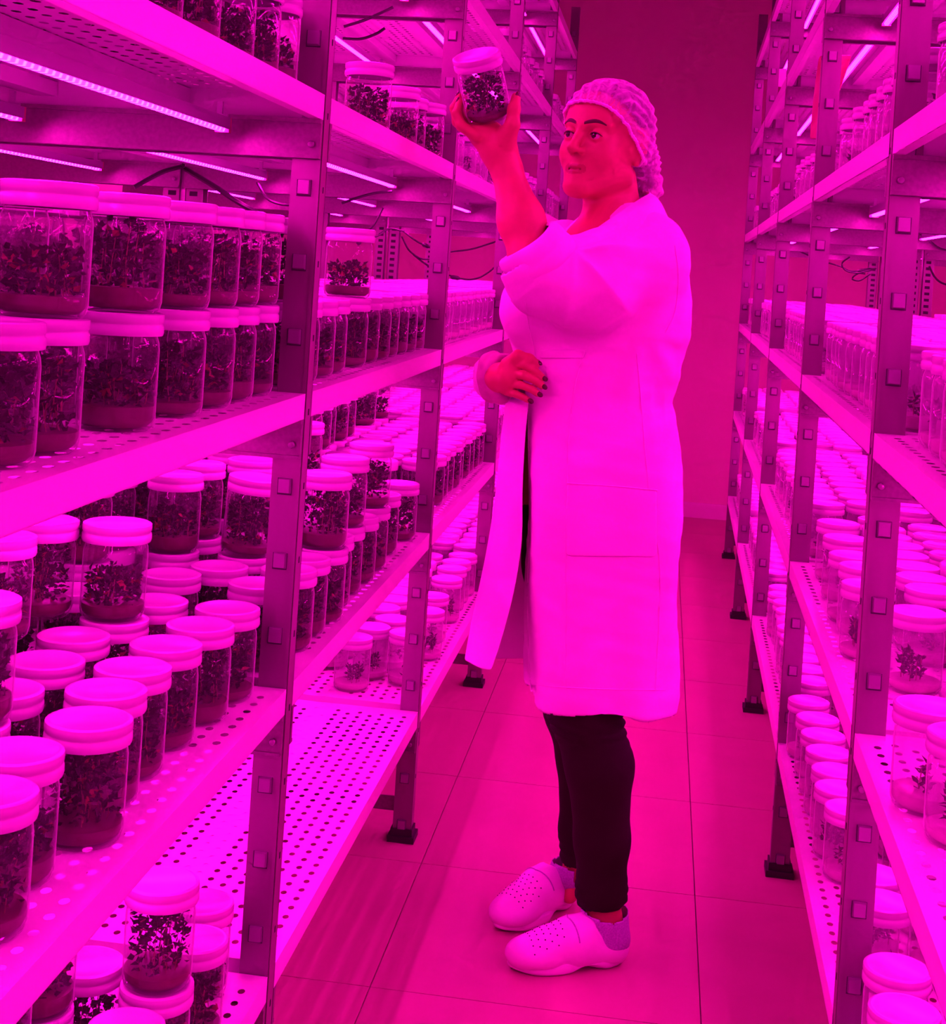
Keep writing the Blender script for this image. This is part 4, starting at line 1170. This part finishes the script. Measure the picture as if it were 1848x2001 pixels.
# ---- socks and clogs
def foot(heel, toe, ank, s, labelname):
    heel, toe = np.array(heel), np.array(toe); d_ = toe - heel; d_[2] = 0; Lf = np.linalg.norm(d_); fx = d_/Lf; fy = np.cross([0, 0, 1], fx)
    k = Lf/.250
    def T(v): v = np.asarray(v)*k; return heel + fx*v[..., 0:1] + fy*v[..., 1:2] + np.array([0, 0, 1.])*v[..., 2:3]
    o = None
    # upper
    C_f = Field(rng((-.02, .27, .0028)), rng((-.06, .06, .0028)), rng((.002, .125, .0028)))
    C_f.chain([(.212,0,.030), (.165,0,.038), (.120,0,.052)], [.026,.036,.040], .02)
    C_f.ell((.190,0.004*s,.030), (.058,.047,.028), None, .02)
    C_f.cone((.120,0,.052), (.090,0,.066), .038, .034, .015)
    C_f.cone((.105,0,.036), (.034,0,.034), .042, .033, .02); C_f.cone((.034,0,.034), (.030,0,.052), .033, .031, .015)
    C_f.ell((.020,0,.118), (.074,.034,.066), None, .004, sub=True); C_f.cone((.060,0,.075), (.115,0,.058), .026, .026, .004, sub=True)
    C_f.cone((.030,0,.055), (.10,0,.050), .0265, .028, .004, sub=True)
    v, f = C_f.net(); v = smooth_mesh(v, f, 2); fc = v[f].mean(1)
    up = net_object('clog', T(v), f, M['clog'], proot, None, fc[:, 2] > .014)
    tag(up, 'white perforated clog on the %s foot' % labelname)
    # sole outline with an arch between heel and ball
    n = 40; out = []
    for i in range(n):
        a = 2*math.pi*i/n; c, q = math.cos(a), math.sin(a)
        x = .124 + .121*c
        wd = np.interp(x, [-.004, .02, .05, .09, .14, .19, .225, .252], [.016, .031, .036, .035, .044, .048, .038, .016])
        out.append((x, wd*np.sign(q)*abs(q)**.55 + .004*s*(x > .12)))
    G = []
    for zt, sc_ in ((0, .93), (.004, .99), (.014, 1.0), (.022, .985), (.0225, .80)):
        row = []
        for (x, y) in out:
            lift = np.interp(x, [0, .060, .072, .105, .122, .205, .252], [0, 0, .012, .012, 0, 0, .005]) if zt < .006 else 0
            row.append((.124 + (x-.124)*sc_, y*sc_, zt + lift))
        G.append(row)
    G.insert(0, [(.124 + (x-.124)*.2, y*.2, (.0 if True else 0) + np.interp(.124 + (x-.124)*.2, [0, .060, .072, .105, .122, .25], [0, 0, .012, .012, 0, 0])) for x, y in out])
    Gs = T(np.array(G))
    grid_object('sole', Gs, M['sole'] if False else M['clog'], up, 0, closed=True, sub=1)
    # strap seam across the instep, its shadow line put in as grey; vent holes
    tr_ = BVHTree.FromPolygons([tuple(q) for q in v], [tuple(q) for q in f.tolist()])
    def on(x, y, h_=.2):
        hit = tr_.ray_cast(Vector((x, y, h_)), Vector((0, 0, -1))); return np.array(hit[0]) if hit[0] is not None else None
    band = []
    for y in np.linspace(-.046, .046, 31):
        p = on(.128 - .012*abs(y)/.046, y)
        if p is not None and p[2] > .02: band.append(p + [0, 0, .0004])
    if len(band) > 3:
        b = MB(); b.tube(T(np.array(band)), .0014, 5); link('strap_seam_shadow', b.mesh('strap_seam_shadow', M['slot'] if False else M['sock'], True), up)
    b = MB()
    for i, x in enumerate(np.linspace(.145, .205, 6)):
        for y in np.linspace(-.034, .034, 7):
            yy = y + (.0028 if i % 2 else -.0028); p = on(x, yy)
            if p is None or p[2] < .02: continue
            b.lathe([(.0, .0008), (.0013*k, .0008), (.0013*k, -.001)], 6, c=tuple(T(p[None])[0]))
    link('vent_holes', b.mesh('vent_holes', M['slot']), up)
    # sock
    SK = Field(rng((-.03, .20, .004)), rng((-.06, .06, .004)), rng((.016, .17, .004)))
    inv = (np.array(ank) - heel); al = np.array([inv @ fx, inv @ fy, inv[2]])/k
    SK.cone((.030,0,.045), (.145,0,.036), .028, .026, .02); SK.chain([(.036,0,.052), (al[0]*.75+.010, al[1]*.75, .085), (al[0], al[1], max(al[2], .135))], [.033,.040/k,.042/k], .02)
    v, f = SK.net(); v = smooth_mesh(v, f, 2); fc = v[f].mean(1)
    lim = .090 + np.abs(fc[:, 0] - al[0])*.22 + 0*fc[:, 1]
    sk = net_object('sock', T(v), f, M['sock'], proot, None, fc[:, 2] < np.minimum(lim, .166))
    md = sk.modifiers.new('thickness', 'SOLIDIFY'); md.thickness = .002; md.offset = 1
def flr(px, py):
    dx, dy = px - 924, py - 517; ca_, sa_ = math.cos(ALPHA), math.sin(ALPHA)
    yd = -sa_*dx + ca_*dy; zc = 1.33*FPX/yd; p = absab(px, py, zc) - O_; p[2] = 0; return p
foot(flr(1222, 1878), flr(986, 1897), Q(1178,1790,-.047), -1, 'near')
foot(flr(1118, 1757), flr(962, 1822), Q(1126,1708,.165), 1, 'far')

# ---- the jar she holds up
JB_w = RV*(JB[0]+O_[0]) + FV*(JB[1]+O_[1]) + UV*JB[2]
JA_w = RV*JA[0] + FV*JA[1] + UV*JA[2]
rot = Vector(JA_w).to_track_quat('Z', 'Y').to_euler()
hj = make_jar(tuple(JB_w), 'd', 2, 'glass jar packed with dark plantlets held up in a raised hand', None, rot)

# ------------------------------------------------------------------ cables, red film, paper tag
def ray_world(px, py):
    dx, dy = px - 924, py - 517; ca_, sa_ = math.cos(ALPHA), math.sin(ALPHA)
    return RV*(ca_*dx + sa_*dy)/FPX - UV*(-sa_*dx + ca_*dy)/FPX + FV
def wx(px, py, X):
    r = ray_world(px, py); return CAM + r*(X/r[0])
def wy(px, py, Y):
    r = ray_world(px, py); return CAM + r*(Y/r[1])
def cable(pix, label, r=.0036, plug=None):
    """pix: (x, y, Y) points, Y being the distance down the aisle"""
    P = crv([wy(x, y, Y) for x, y, Y in pix], 28)
    b = MB(); b.tube(P, r, 6); o = link('power_cable', b.mesh('power_cable', M['cable'], True)); tag(o, label, 'cable', 'black cables of the grow lights')
    if plug is not None:
        i = plug; a, c = P[max(i-2, 0)], P[min(i+2, 27)]
        b = MB(); b.tube([a, a*.8+c*.2, a*.2+c*.8, c], [r*1.2, r*2.2, r*2.2, r*1.2], 8); link('plug', b.mesh('plug', M['cable'], True), o)
    return o
cable([(262,366,3.20),(290,350,3.22),(322,334,3.26),(352,326,3.325)], 'thick black cable bundle behind the big jars, left of the slotted post', .0055)
cable([(362,330,3.325),(420,365,3.24),(460,392,3.2),(500,415,3.2),(522,428,3.2)], 'thick black cable sagging right of the slotted post', .006)
cable([(503,358,3.30),(520,385,3.25),(545,398,3.22),(580,402,3.2)], 'black lamp lead below the rear grow light of the second bay')
cable([(668,397,3.30),(700,386,3.30),(735,377,3.30),(766,374,3.30)], 'black lead running from the front grow light to the first post')
cable([(748,406,4.4),(730,440,4.4),(705,462,4.4),(700,480,4.4)], 'black lead hanging straight from the cross beam between the posts', plug=24)
cable([(700,470,4.9),(735,462,4.9),(760,447,4.95),(790,452,4.95)], 'black lead looping left of the slotted post')
cable([(788,452,5.3),(815,472,5.3),(845,486,5.3),(872,500,5.3)], 'upper black cable right of the slotted post', plug=14)
cable([(785,462,5.3),(800,490,5.3),(825,506,5.3),(850,503,5.3),(866,490,5.3)], 'black cable hanging in a loop beside the slotted post')
cable([(808,498,5.3),(830,515,5.3),(860,532,5.3),(900,545,5.3)], 'lower black cable under the loop', plug=18)
cable([(880,492,5.6),(920,487,5.6),(960,475,5.6),(995,462,5.6)], 'straight black cable right of the second post')
cable([(880,541,5.6),(920,546,5.6),(950,535,5.6),(985,505,5.6)], 'sagging black cable with plug right of the second post', plug=2)
cable([(672,52,3.30),(710,40,3.30),(745,25,3.30),(768,14,3.30)], 'upper black lead beside the high grow light')
cable([(670,75,3.45),(705,76,3.45),(735,66,3.45),(752,55,3.45)], 'lower black lead beside the high grow light')
cable([(1560,490,6.6),(1600,508,6.6),(1640,520,6.6),(1665,530,6.6),(1712,525,6.6)], 'black cable crossing behind the second right post', plug=24)
cable([(1660,502,6.2),(1645,515,6.2),(1655,530,6.2),(1690,535,6.2)], 'short black loop of cable behind the right jars')
cable([(1700,528,6.2),(1675,535,6.2),(1665,545,6.2),(1680,548,6.2),(1700,535,6.2)], 'small tied loop of black cable on the right')
cable([(1795,455,4.6),(1815,470,4.6),(1835,485,4.6),(1860,490,4.6)], 'black cable at the right edge under the upper shelf')
cable([(1815,520,4.9),(1825,540,4.9),(1838,552,4.9),(1860,560,4.9)], 'thin black cable at the right edge beside the slotted post')

# red film hanging from the right rack
TLp, TRp = wy(1598, 108, 3.62), wy(1666, 104, 3.62)
G = []
for i in range(12):
    v = i/11
    a = wy(1600 - 20*v, 108 + 165*v, 3.62 + .04*math.sin(5*v)); c = wy(1666 - 32*min(1, v*1.7) - 6*v, 106 + 163*v, 3.62 + .03*math.sin(6*v + 1))
    G.append([a*(1-u) + c*u + FV*.008*math.sin(9*u + 4*v) for u in np.linspace(0, 1, 8)])
o = grid_object('red_film', G, M['redfilm'], None, .0006, sub=1)
tag(o, 'red plastic film strip hanging behind the second right post', 'plastic film')
c = wy(1527, 152, 6.02)
b = MB(); b.box(-.017, .017, -.0006, .0006, -.036, .036)
o = link('paper_tag', b.mesh('paper_tag', M['paper']), None, tuple(c), (0, 0, -.2)); tag(o, 'small white paper tag high on the far right rack', 'tag')
